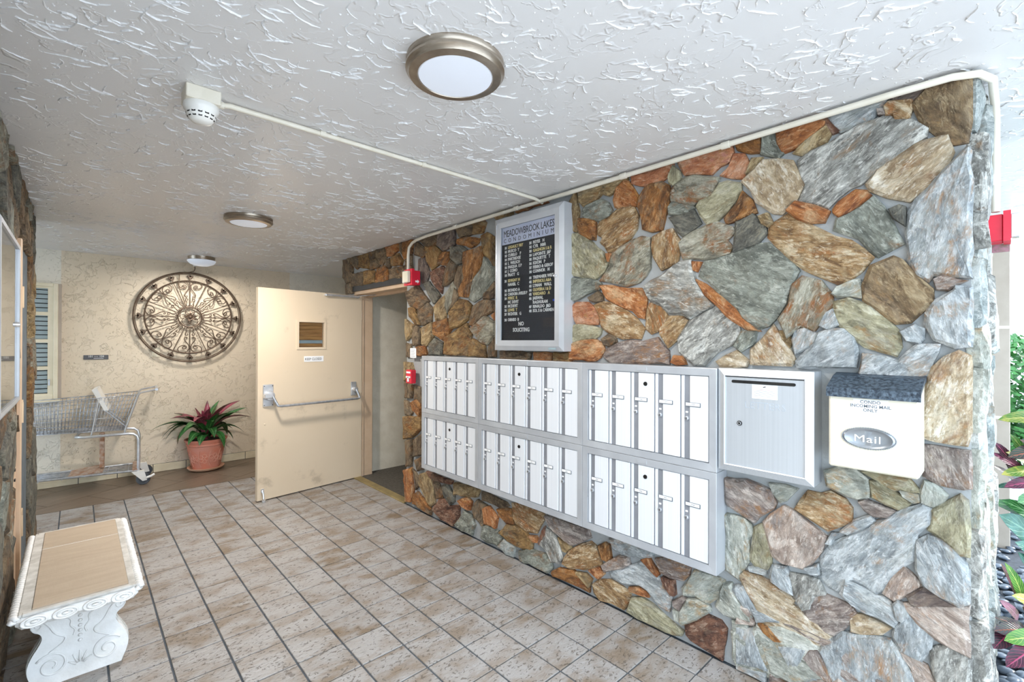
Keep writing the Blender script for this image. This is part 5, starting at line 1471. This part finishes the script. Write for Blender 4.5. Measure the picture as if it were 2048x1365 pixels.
# folded child seat flap
fs_ = MB().add([(-.385, -.19, 1.01), (-.345, -.19, 1.025), (-.255, -.19, .80), (-.285, -.19, .79), (-.385, .17, 1.01), (-.345, .17, 1.025), (-.255, .17, .80), (-.285, .17, .79)], [(0, 1, 2, 3), (7, 6, 5, 4), (0, 4, 5, 1), (1, 5, 6, 2), (2, 6, 7, 3), (3, 7, 4, 0)])
fs_.obj('seat_flap', 'white', ct)
MB().tube([(-.28, -.19, .80), (-.12, -.19, .62)], .005, 6).tube([(-.26, -.17, .80), (-.10, -.17, .63)], .005, 6).obj('flap_strut', 'steel', ct)
# under frame: bent tube each side, cross post, tray
for s_ in (-1, 1):
    w_ = s_ * .19
    MB().tube([(-.47, w_ * .9, .548), (-.44, w_, .545), (-.11, w_, .545), (-.06, w_, .538), (-.03, w_, .515), (-.018, w_, .47), (-.018, w_, .15)], .0135, 10).obj('frame_tube', 'chrome', ct, True)
    MB().tube([(-.02, w_ * 1.02, .152), (-.95, s_ * .135, .165)], .0105, 8).obj('tray_rail', 'steel', ct, True)
MB().tube([(-.47, -.171, .548), (-.50, -.15, .548), (-.50, .15, .548), (-.47, .171, .548)], .0135, 10).obj('frame_tube', 'chrome', ct, True)
MB().box(-.335, -.295, -.03, .03, .19, .55, bev=.006).obj('cross_post', 'rust', ct)
MB().add([(-.56, -.165, .165), (-.30, -.165, .172), (-.30, .165, .172), (-.56, .165, .165), (-.33, -.165, .19), (-.33, .165, .19)], [(0, 1, 4), (3, 5, 2), (0, 4, 5, 3), (1, 2, 5, 4), (0, 3, 2, 1)]).obj('tray_brace', 'rust', ct)
MB().box(-.07, -.01, -.20, .20, .135, .175, bev=.006).obj('rear_beam', 'rust', ct)
tw = MB()
for k in range(11):
    q = -1 + 2 * k / 10
    tw.tube([(-.03, .185 * q, .155), (-.94, .13 * q, .165)], .0024, 5)
for k in range(6):
    x = -.1 - k * .165
    tw.tube([(x, -.18 - x * -.055, .156), (x, .18 + x * .055, .156)], .003, 5)
tw.obj('tray_mesh', 'wire', ct, 'all')
for (x, y, r_) in ((.0, -.20, .060), (.02, .20, .060), (-.93, -.13, .048), (-.93, .13, .048)):
    c_ = MB()
    c_.add([(x - .075, y - .022, .15), (x + .03, y - .022, .15), (x + .055, y - .022, r_ - .012), (x + .018, y - .022, r_ - .018), (x - .075, y - .026, .15), (x + .03, y - .026, .15), (x + .055, y - .026, r_ - .012), (x + .018, y - .026, r_ - .018)], [(0, 1, 2, 3), (7, 6, 5, 4), (0, 4, 5, 1), (1, 5, 6, 2), (2, 6, 7, 3), (3, 7, 4, 0)])
    c_.box(x - .03, x + .03, y - .024, y + .024, .128, .15)
    co = c_.obj('caster', 'white', ct)
    wx = x + .022
    MB().lathe([(0, -.014), (r_ * .55, -.016), (r_ * .6, -.012), (r_ * .92, -.014), (r_, -.008), (r_, .008), (r_ * .92, .014), (r_ * .6, .012), (r_ * .55, .016), (0, .014)], 28, (wx, y, r_), axis='Y').obj('wheel', 'rubber', co, True)
    MB().lathe([(0, -.02), (.011, -.02), (.011, .02), (0, .02)], 12, (wx, y, r_), axis='Y').obj('axle', 'steel', co, True)
MB().tube([(.05, -.235, .075), (.085, -.235, .085), (.115, -.225, .10)], .012, 8).obj('brake_lever', 'white', ct, True)

# ------------------------------------------------------------------ leaves
def leaf_obj(name, base, tip, width, mat, parent, bend=.15, fold=.25, n=9, shape='lance', twist=0., up=None):
    """strap leaf from base to tip with arch (bend, fraction of length, upwards) and a folded midrib"""
    b, t_ = Vector(base), Vector(tip)
    L_ = (t_ - b).length
    ax = (t_ - b).normalized()
    up = Vector(up) if up else Vector((0, 0, 1))
    upv = up - ax * up.dot(ax)
    upv = upv.normalized() if upv.length > 1e-4 else ax.orthogonal()
    side = ax.cross(upv).normalized()
    vs_, fs, uv = [], [], []
    for i_ in range(n + 1):
        f = i_ / n
        c = b + (t_ - b) * f + upv * (bend * L_ * 4 * f * (1 - f))
        if shape == 'lance':
            w = width * (math.sin(pi * min(1, f * .93 + .07)) ** .8) * (1 - .25 * f)
        else:
            w = width * (math.sin(pi * min(1, f ** .8 * .97 + .02)) ** .6)
        if i_ == n:
            w = .0005
        sd_v = side * cos(twist * f) + upv * sin(twist * f)
        dn = upv * cos(twist * f) - side * sin(twist * f)
        vs_ += [c - sd_v * w + dn * w * fold, c, c + sd_v * w + dn * w * fold]
        uv += [(0., f), (.5, f), (1., f)]
    for i_ in range(n):
        o_ = i_ * 3
        fs += [(o_, o_ + 1, o_ + 4, o_ + 3), (o_ + 1, o_ + 2, o_ + 5, o_ + 4)]
    m = len(vs_)
    # thickness
    th = .0009
    vs2 = [v_ - upv * th for v_ in vs_]
    fs += [tuple(q + m for q in reversed(f)) for f in fs]
    me = bpy.data.meshes.new(name)
    me.from_pydata([tuple(q) for q in vs_ + vs2], [], fs)
    lay = me.uv_layers.new(name='UVMap')
    for lp in me.loops:
        lay.data[lp.index].uv = uv[lp.vertex_index % m]
    me.update()
    return link(name, me, mat, parent, 'all')

pp = thing('potted_plant', 'red and green cordyline in a terracotta pot with saucer beside the door', 'potted plant', (1.105, 6.45, 0))
MB().lathe([(0, .004), (.135, .004), (.172, .018), (.186, .040), (.180, .042), (.150, .022), (0, .020)], 48).obj('saucer', 'saucer', pp, True)
pot = MB().lathe([(0, .022), (.130, .022), (.138, .05), (.162, .16), (.182, .26), (.188, .292), (.196, .298), (.198, .312), (.192, .318), (.196, .326), (.212, .352), (.215, .366), (.200, .368), (.188, .345), (0, .335)], 56).obj('pot', 'terracotta', pp, True)
MB().lathe([(0, .34), (.186, .338), (.17, .349), (0, .352)], 40).obj('soil', 'soil', pp)
for k in range(10):
    a = -pi / 2 + (k - 4.5) * .62
    rel = MB()
    for q in range(5):
        b_ = q * 2 * pi / 5
        cu_ = []
        for e in range(9):
            g_ = e / 8 * 2 * pi
            hz = .155 + .032 * sin(b_) + .022 * sin(g_)
            da = (.032 * cos(b_) + .022 * cos(g_)) / .165
            r_ = .162 + (hz - .16) * .2
            cu_.append(((r_ + .001) * cos(a + da), (r_ + .001) * sin(a + da), hz))
        rel.tube(cu_, .0035, 5)
    rel.tube([((.165 + (z - .16) * .2) * cos(a + .31 + d_), (.165 + (z - .16) * .2) * sin(a + .31 + d_), z) for z, d_ in ((.06, .12), (.10, .0), (.15, -.05), (.2, .03), (.25, .1))], .0035, 5)
    rel.obj('relief_flower', 'terra_pale', pot)
rl = random.Random(21)
specs = []
for k in range(15):      # lower, hanging green leaves
    a = -pi + k * 2 * pi / 15 + rl.uniform(-.15, .15)
    specs.append((a, rl.uniform(.24, .40), rl.uniform(.26, .44), 'lf_green', .062, .30))
for k in range(14):
    a = k * 2 * pi / 14 + rl.uniform(-.2, .2)
    specs.append((a, rl.uniform(.24, .46), rl.uniform(.50, .66), rl.choice(('lf_green', 'lf_red', 'lf_green')), .056, .20))
for k in range(11):
    a = k * 2 * pi / 11 + rl.uniform(-.3, .3)
    specs.append((a, rl.uniform(.16, .40), rl.uniform(.64, .80), rl.choice(('lf_red', 'lf_red', 'lf_green')), .050, .14))
for k in range(6):
    a = k * 2 * pi / 6 + rl.uniform(-.3, .3)
    specs.append((a, rl.uniform(.05, .16), rl.uniform(.70, .84), 'lf_red', .04, .06))
for a, d_, z, mt, w_, bd_ in specs:
    tip = [d_ * cos(a) * 1.12, d_ * sin(a), z]
    if tip[1] > .20:
        tip[1] = .20
    leaf_obj('leaf', (.03 * cos(a), .03 * sin(a), .36 + rl.uniform(0, .12)), tip, w_, mt, pp, bd_, .3, 9, 'lance', rl.uniform(-.6, .6))
MB().tube([(0, 0, .34), (.01, -.01, .46), (0, .0, .56)], [.022, .02, .012], 8).obj('stem', 'lf_red', pp, True)

# ------------------------------------------------------------------ bench
bn = thing('garden_bench', 'white cast stone bench with tiled seat and scrolled legs against the left wall', 'bench', (.012, 3.165, 0))
BL, BW, BT = 1.07, .40, .430
y0, y1 = -BL / 2, BL / 2
slab = MB().box(-BW / 2 + .012, BW / 2 - .012, y0, y1, BT - .065, BT - .012, bev=.018)
slab.obj('seat_slab', 'plaster', bn)
rim = MB()
for a in ((-BW / 2 + .02, -BW / 2 + .06, y0 + .01, y1 - .01), (BW / 2 - .045, BW / 2 - .02, y0 + .01, y1 - .01)):
    rim.box(a[0], a[1], a[2], a[3], BT - .014, BT - .004, bev=.002)
rim.box(-BW / 2 + .03, BW / 2 - .03, y0 + .005, y0 + .03, BT - .014, BT - .002, bev=.003)
rim.box(-BW / 2 + .03, BW / 2 - .03, y1 - .03, y1 - .005, BT - .014, BT - .002, bev=.003)
rim.obj('seat_rim', 'plaster_grey', bn)
for s_ in (-1, 1):     # rope moulding: three twisted strands
    rp = MB()
    x = s_ * (BW / 2 - .008)
    for q in range(2):
        rp.tube([(x + .0085 * cos(k * .9 + q * pi), y0 + .01 + (BL - .02) * k / 150, BT - .022 + .0085 * sin(k * .9 + q * pi)) for k in range(151)], .011, 6)
    rp.obj('rope_edge', 'plaster', bn, 'all')
tl = MB().box(-BW / 2 + .058, BW / 2 - .045, y0 + .032, y0 + .032 + .72, BT - .014, BT + .001, bev=.001)
tl.obj('seat_tile', 'inlay', bn)
MB().box(-BW / 2 + .058, BW / 2 - .045, y0 + .762, y1 - .032, BT - .014, BT + .001, bev=.001).obj('seat_tile', 'inlay', bn)
MB().box(-BW / 2 + .058, BW / 2 - .045, y0 + .752, y0 + .762, BT - .014, BT - .001).obj('grout_line', 'plaster', bn)
for e_ in (-1, 1):
    ye = y0 if e_ < 0 else y1
    for k in range(4):
        cx = -.135 + k * .09
        s2 = MB()
        for ra, rb in ((.036, .019), (.023, .011)):
            s2.tube([(cx + ra * cos(2 * pi * q / 22), ye + e_ * .001, BT - .038 + rb * sin(2 * pi * q / 22)) for q in range(22)], .0045, 6, True)
        s2.lathe([(0, 0), (.012, 0), (.008, e_ * .006), (0, e_ * .007)], 12, (cx, ye, BT - .038), 1, .5, 'Y')
        s2.obj('oval_carving', 'plaster', bn, 'all')
prof = [(.135, .372), (.140, .340), (.150, .310), (.158, .285), (.156, .262), (.146, .248), (.130, .238), (.121, .222), (.122, .204), (.134, .178), (.152, .148), (.165, .115), (.168, .080), (.160, .045), (.150, .022), (.143, .0)]
prof = smooth(prof, 1)
def scroll_curve(cx, cz, r0, turns, a0, d_):
    n = 40
    return [(cx + r0 * (1 - .82 * k / n) * cos(a0 + d_ * turns * 2 * pi * k / n), cz + r0 * (1 - .82 * k / n) * sin(a0 + d_ * turns * 2 * pi * k / n)) for k in range(n + 1)]
for yc in (-.27, .27):
    poly = prof + [(-x, z) for x, z in reversed(prof)]
    lg = MB().prism(poly, yc - .045, yc + .045).obj('leg', 'plaster', bn, True)
    inner = [(x * .93, z) for x, z in prof]
    for fy in (yc - .046, yc + .046):
        cv = MB()
        for s_ in (-1, 1):
            cv.tube([(s_ * x, fy, z) for x, z in scroll_curve(.092, .085, .056, 1.6, .6, 1)], .0045, 6)
            cv.tube([(s_ * x, fy, z) for x, z in scroll_curve(.136, .272, .019, 1.2, 0, -1)], .0035, 6)
            cv.tube([(s_ * x, fy, z) for x, z in smooth([(.118, .285), (.098, .26), (.088, .235), (.072, .21), (.045, .195), (.052, .172), (.08, .155), (.10, .142)], 2)], .004, 6)
            cv.tube([(s_ * x, fy, z) for x, z in smooth([(.048, .28), (.026, .262), (.034, .236), (.014, .215), (.022, .19)], 2)], .0035, 6)
        for q in range(6):
            cv.lathe([(0, 0), (.008, 0), (.005, -.005 if fy < yc else .005), (0, -.006 if fy < yc else .006)], 8, (0, fy, .27 - q * .022), axis='Y')
        for q in range(5):
            a = pi * (q + .5) / 5
            cv.tube([(.012 * cos(a), fy, .055 + .01 * sin(a)), (.04 * cos(a), fy, .06 + .055 * sin(a))], [.006, .003], 6)
        cv.obj('scroll_carving', 'plaster', lg, 'all')
    for s_ in (-1, 1):
        for o_ in (-.018, .018):
            MB().tube([(s_ * (x + .001), yc + o_, z) for x, z in prof[14:]], .004, 6).obj('edge_reeding', 'plaster_grey', lg, 'all')

# ------------------------------------------------------------------ display case on the left wall
dc = thing('display_case', 'silver framed glass display case on the left stone wall', 'display case', (XL, 2.79, 1.205), LW)
CW, CHh = .79, .755
fm = MB()
frame_ring(fm, -CW / 2, CW / 2, 0, CHh, .035, -.072, -.0, .6)
fm.obj('frame', 'frame_al', dc)
box('back_board', 'cork', dc, -CW / 2 + .03, CW / 2 - .03, -.05, -.045, .03, CHh - .03)
box('centre_stile', 'white', dc, -CW / 2 + .03, -CW / 2 + .055, -.070, -.058, .03, CHh - .03)
box('pane', 'glass', dc, -CW / 2 + .03, CW / 2 - .03, -.063, -.060, .03, CHh - .03)
MB().lathe([(0, 0), (.012, 0), (.010, -.012), (0, -.014)], 14, (CW / 2 - .06, -.062, .37), axis='Y').obj('lock', 'chrome', dc, True)

# ------------------------------------------------------------------ garden outside on the right
po = thing('porch_post', 'square beige porch post carrying the roof beyond the garden', 'post', (5.05, .055, 0))
MB().box(-.048, .048, -.046, .046, -.03, H, bev=.004).obj('shaft', 'post', po)
for z in (1.62, .95):
    MB().box(-.053, .053, -.051, .051, z - .012, z + .012, bev=.003).obj('strap', 'offwhite_paint', po)

gb = struct(box('garden_bed', 'pebble_bed', None, 2.24, 6.2, -1.6, 1.2, -.06, -.012), 'dark bed under the pebbles')
def pebble_mesh(sd, n=8):
    rr = random.Random(sd)
    vs_, fs = [], []
    rings = [(-.85, .5), (-.4, .92), (.1, 1), (.6, .78), (.92, .35)]
    ph = [rr.uniform(0, 6) for _ in range(3)]
    for z, r_ in rings:
        for k in range(n):
            a = 2 * pi * k / n
            m = 1 + .12 * sin(a + ph[0]) + .08 * sin(2 * a + ph[1])
            vs_.append((r_ * m * cos(a), r_ * m * sin(a), z))
    for i_ in range(4):
        for k in range(n):
            l = (k + 1) % n
            fs.append((i_ * n + k, i_ * n + l, (i_ + 1) * n + l, (i_ + 1) * n + k))
    fs += [tuple(range(n - 1, -1, -1)), tuple(4 * n + k for k in range(n))]
    return vs_, fs
protos = []
rp_ = random.Random(4)
for k in range(4):
    vs_, fs = pebble_mesh(k)
    o = MB().add([(x * .034, y * .023, z * .012) for x, y, z in vs_], fs).obj('pebble', 'pebble', None, 'all')
    protos.append(o)
cnt = 0
used = []
for layer in range(2):
    for tries in range(900):
        if cnt >= 280:
            break
        x = rp_.uniform(2.30, 4.55)
        y = rp_.uniform(-.20 - .03 * (x - 2.3), .03 if x < 3.24 else .14)
        mn = .040 if layer == 0 else .060
        if any((x - a) ** 2 + (y - b) ** 2 < mn * mn for a, b, l_ in used if l_ == layer):
            continue
        used.append((x, y, layer))
        if cnt < 4:
            o = protos[cnt]
        else:
            o = protos[rp_.randrange(4)].copy()
            COL.objects.link(o)
        s_ = rp_.uniform(.75, 1.25)
        o.location = (x, y, .000 + layer * .016 + rp_.uniform(0, .004))
        o.rotation_euler = (rp_.uniform(-.35, .35), rp_.uniform(-.35, .35), rp_.uniform(0, 6.3))
        o.scale = (s_, s_ * rp_.uniform(.85, 1.1), s_)
        tag(o, 'smooth dark oval pebble in the garden bed', 'pebble', 'dark pebbles in the garden bed')
        cnt += 1
pr = MB()
for k in range(1500):
    x, y = rp_.uniform(2.30, 6.1), rp_.uniform(-1.55, 1.15)
    if x < 4.6 and -.30 < y < .16:
        continue
    if x < 3.26 and y > .03:
        continue
    vs_, fs = pebble_mesh(k % 4, 6)
    a = rp_.uniform(0, 6.3)
    pr.add([(x + px * .034 * cos(a) - py * .023 * sin(a), y + px * .034 * sin(a) + py * .023 * cos(a), .002 + pz * .012) for px, py, pz in vs_], fs)
o = pr.obj('pebbles', 'pebble', gb, 'all')
o['kind'] = 'stuff'

def plant(name, label, cat, loc, leaves, stems, group=None):
    t_ = thing(name, label, cat, loc, 0, group)
    L0 = Vector(loc)
    for s_ in stems:
        MB().tube([Vector(p) - L0 for p in s_], .009, 6).obj('stem', 'bark', t_, True)
    for b, tp, w_, mt, bd_, sh in leaves:
        leaf_obj('leaf', Vector(b) - L0, Vector(tp) - L0, w_, mt, t_, bd_, .12, 8, sh, 0., (-.75, -.1, .65))
    re_ = random.Random(len(leaves))
    mats = [l_[3] for l_ in leaves]
    wid = max(l_[2] for l_ in leaves)
    for s_ in stems:       # the leaves on the far side of each stem
        for f_ in (.55, .7, .85, 1.):
            a_, b_ = Vector(s_[0]), Vector(s_[-1])
            p = a_ + (b_ - a_) * f_
            for q in range(2):
                d = Vector((re_.uniform(-.5, 1), re_.uniform(-1., -.35), re_.uniform(-.1, .5))).normalized() * wid * re_.uniform(3.2, 4.6)
                leaf_obj('leaf', p - L0, p + d - L0, wid * re_.uniform(.6, .9), re_.choice(mats), t_, .1, .12, 8, 'broad', 0., (0, 0, 1))
    return t_
def gp(u, v, x):
    """point of the plane at distance x seen at photo position (u, v)"""
    dx, dy = (u - 1024) / FPX, -(v - 682.5) / FPX
    d = _F + _r2 * dx + _u2 * dy
    k = x / d.x
    return Vector((0, 0, 1.5)) + d * k

A = 3.75
base = gp(2090, 1080, A + .1)
lv = []
for (u0, v0, u1, v1, w_, mt, x) in ((2105, 842, 1996, 840, .042, 'lf_yellow', A), (2062, 945, 2020, 868, .035, 'lf_lime', A + .05), (2025, 945, 1988, 884, .030, 'lf_magenta', A), (2060, 960, 1982, 905, .028, 'lf_magenta', A),
        (2100, 905, 2016, 915, .045, 'lf_dark', A - .05), (2075, 945, 2003, 950, .032, 'lf_yellow', A - .05), (2090, 965, 2008, 975, .034, 'lf_magenta', A - .08), (2060, 935, 2012, 905, .03, 'lf_yellow', A - .02),
        (2030, 965, 1980, 930, .02, 'lf_dark', A + .1), (2120, 930, 2040, 880, .05, 'lf_dark', A), (2150, 890, 2060, 820, .05, 'lf_yellow', A), (2130, 960, 2190, 880, .05, 'lf_lime', A), (2120, 930, 2160, 820, .05, 'lf_magenta', A + .05), (2035, 975, 1992, 975, .018, 'lf_bluegreen', A - .05)):
    lv.append((gp(u0, v0, x), gp(u1, v1, x - .12), w_, mt, .10, 'broad'))
plant('croton_bush', 'tall croton with yellow, red and purple leaves before the porch post', 'plant', tuple(Vector((base.x, base.y, 0))), lv, [[(base.x, base.y, 0), gp(2085, 1000, A + .05), gp(2075, 930, A)], [(base.x, base.y, 0), gp(2120, 980, A), gp(2125, 900, A)]], 'crotons')
A = 3.45
base = gp(2110, 1150, A)
lv = []
for (u0, v0, u1, v1, w_, mt, x) in ((2100, 1105, 1998, 1030, .07, 'lf_bluegreen', A), (2105, 1060, 2000, 1000, .045, 'lf_green', A + .05), (2100, 1050, 1980, 1002, .04, 'lf_green', A + .1), (2110, 1140, 2030, 1085, .05, 'lf_bluegreen', A - .05),
        (2100, 1010, 2035, 1005, .05, 'lf_green', A), (2120, 1130, 2150, 1020, .07, 'lf_green', A), (2090, 1180, 2036, 1105, .04, 'lf_bluegreen', A - .05)):
    lv.append((gp(u0, v0, x), gp(u1, v1, x - .15), w_, mt, .08, 'broad'))
plant('broadleaf_plant', 'plant with broad blue-green leaves over the pebbles', 'plant', tuple(Vector((base.x, base.y, 0))), lv, [[(base.x, base.y, 0), gp(2108, 1090, A)], [(base.x, base.y, 0), gp(2115, 1040, A + .05)]])
A = 2.92
base = gp(2075, 1330, A)
lv = []
for (u0, v0, u1, v1, w_, mt, x) in ((2042, 1195, 2010, 1126, .020, 'lf_lime', A), (2038, 1200, 2002, 1128, .016, 'lf_pink', A + .02), (2075, 1215, 2024, 1192, .026, 'lf_yellow', A - .02), (2036, 1240, 1998, 1200, .02, 'lf_pink', A + .05),
        (2055, 1265, 1989, 1235, .022, 'lf_dark', A), (2050, 1262, 1988, 1262, .030, 'lf_dark', A - .05), (2025, 1262, 1987, 1298, .030, 'lf_magenta', A - .05), (2090, 1275, 2008, 1282, .032, 'lf_lime', A - .10), (2080, 1290, 2012, 1335, .034, 'lf_magenta', A - .12),
        (2095, 1260, 2130, 1180, .03, 'lf_magenta', A), (2100, 1300, 2170, 1290, .035, 'lf_lime', A), (2080, 1230, 2110, 1150, .03, 'lf_yellow', A)):
    lv.append((gp(u0, v0, x), gp(u1, v1, x - .08), w_, mt, .10, 'broad'))
plant('croton_bush', 'low croton with magenta-veined and lime leaves among the near pebbles', 'plant', tuple(Vector((base.x, base.y, 0))), lv, [[(base.x, base.y, 0), gp(2070, 1270, A), gp(2050, 1215, A)], [(base.x, base.y, 0), gp(2090, 1290, A)]], 'crotons')

hg = thing('hedge', 'dense green hedge behind the porch post', 'hedge', (8.2, -.6, 0))
rh = random.Random(11)
hm = MB()
for k in range(20000):
    x, y, z = rh.uniform(-.7, .9), rh.uniform(-2.2, 2.2), rh.uniform(.05, 1.62)
    z = min(z, 1.55 + .12 * noise.noise(Vector((x * 2, y * 2, 3))))
    d = Vector((rh.uniform(-1, 1), rh.uniform(-1, 1), rh.uniform(-.5, 1))).normalized()
    e = d.orthogonal().normalized() * rh.uniform(.02, .034)
    L_ = rh.uniform(.06, .11)
    p = Vector((x, y, z))
    hm.add([p, p + d * L_ * .5 + e, p + d * L_, p + d * L_ * .5 - e], [(0, 1, 2, 3)])
o = hm.obj('foliage', 'hedge', hg)
o['kind'] = 'stuff'
for k in range(14):
    y = -2 + k * .3
    MB().tube([(rh.uniform(-.2, .2), y, -.03), (rh.uniform(-.3, .3), y + .1, .7), (rh.uniform(-.4, .4), y - .1, 1.4)], [.02, .014, .006], 6).obj('stem', 'bark', hg)
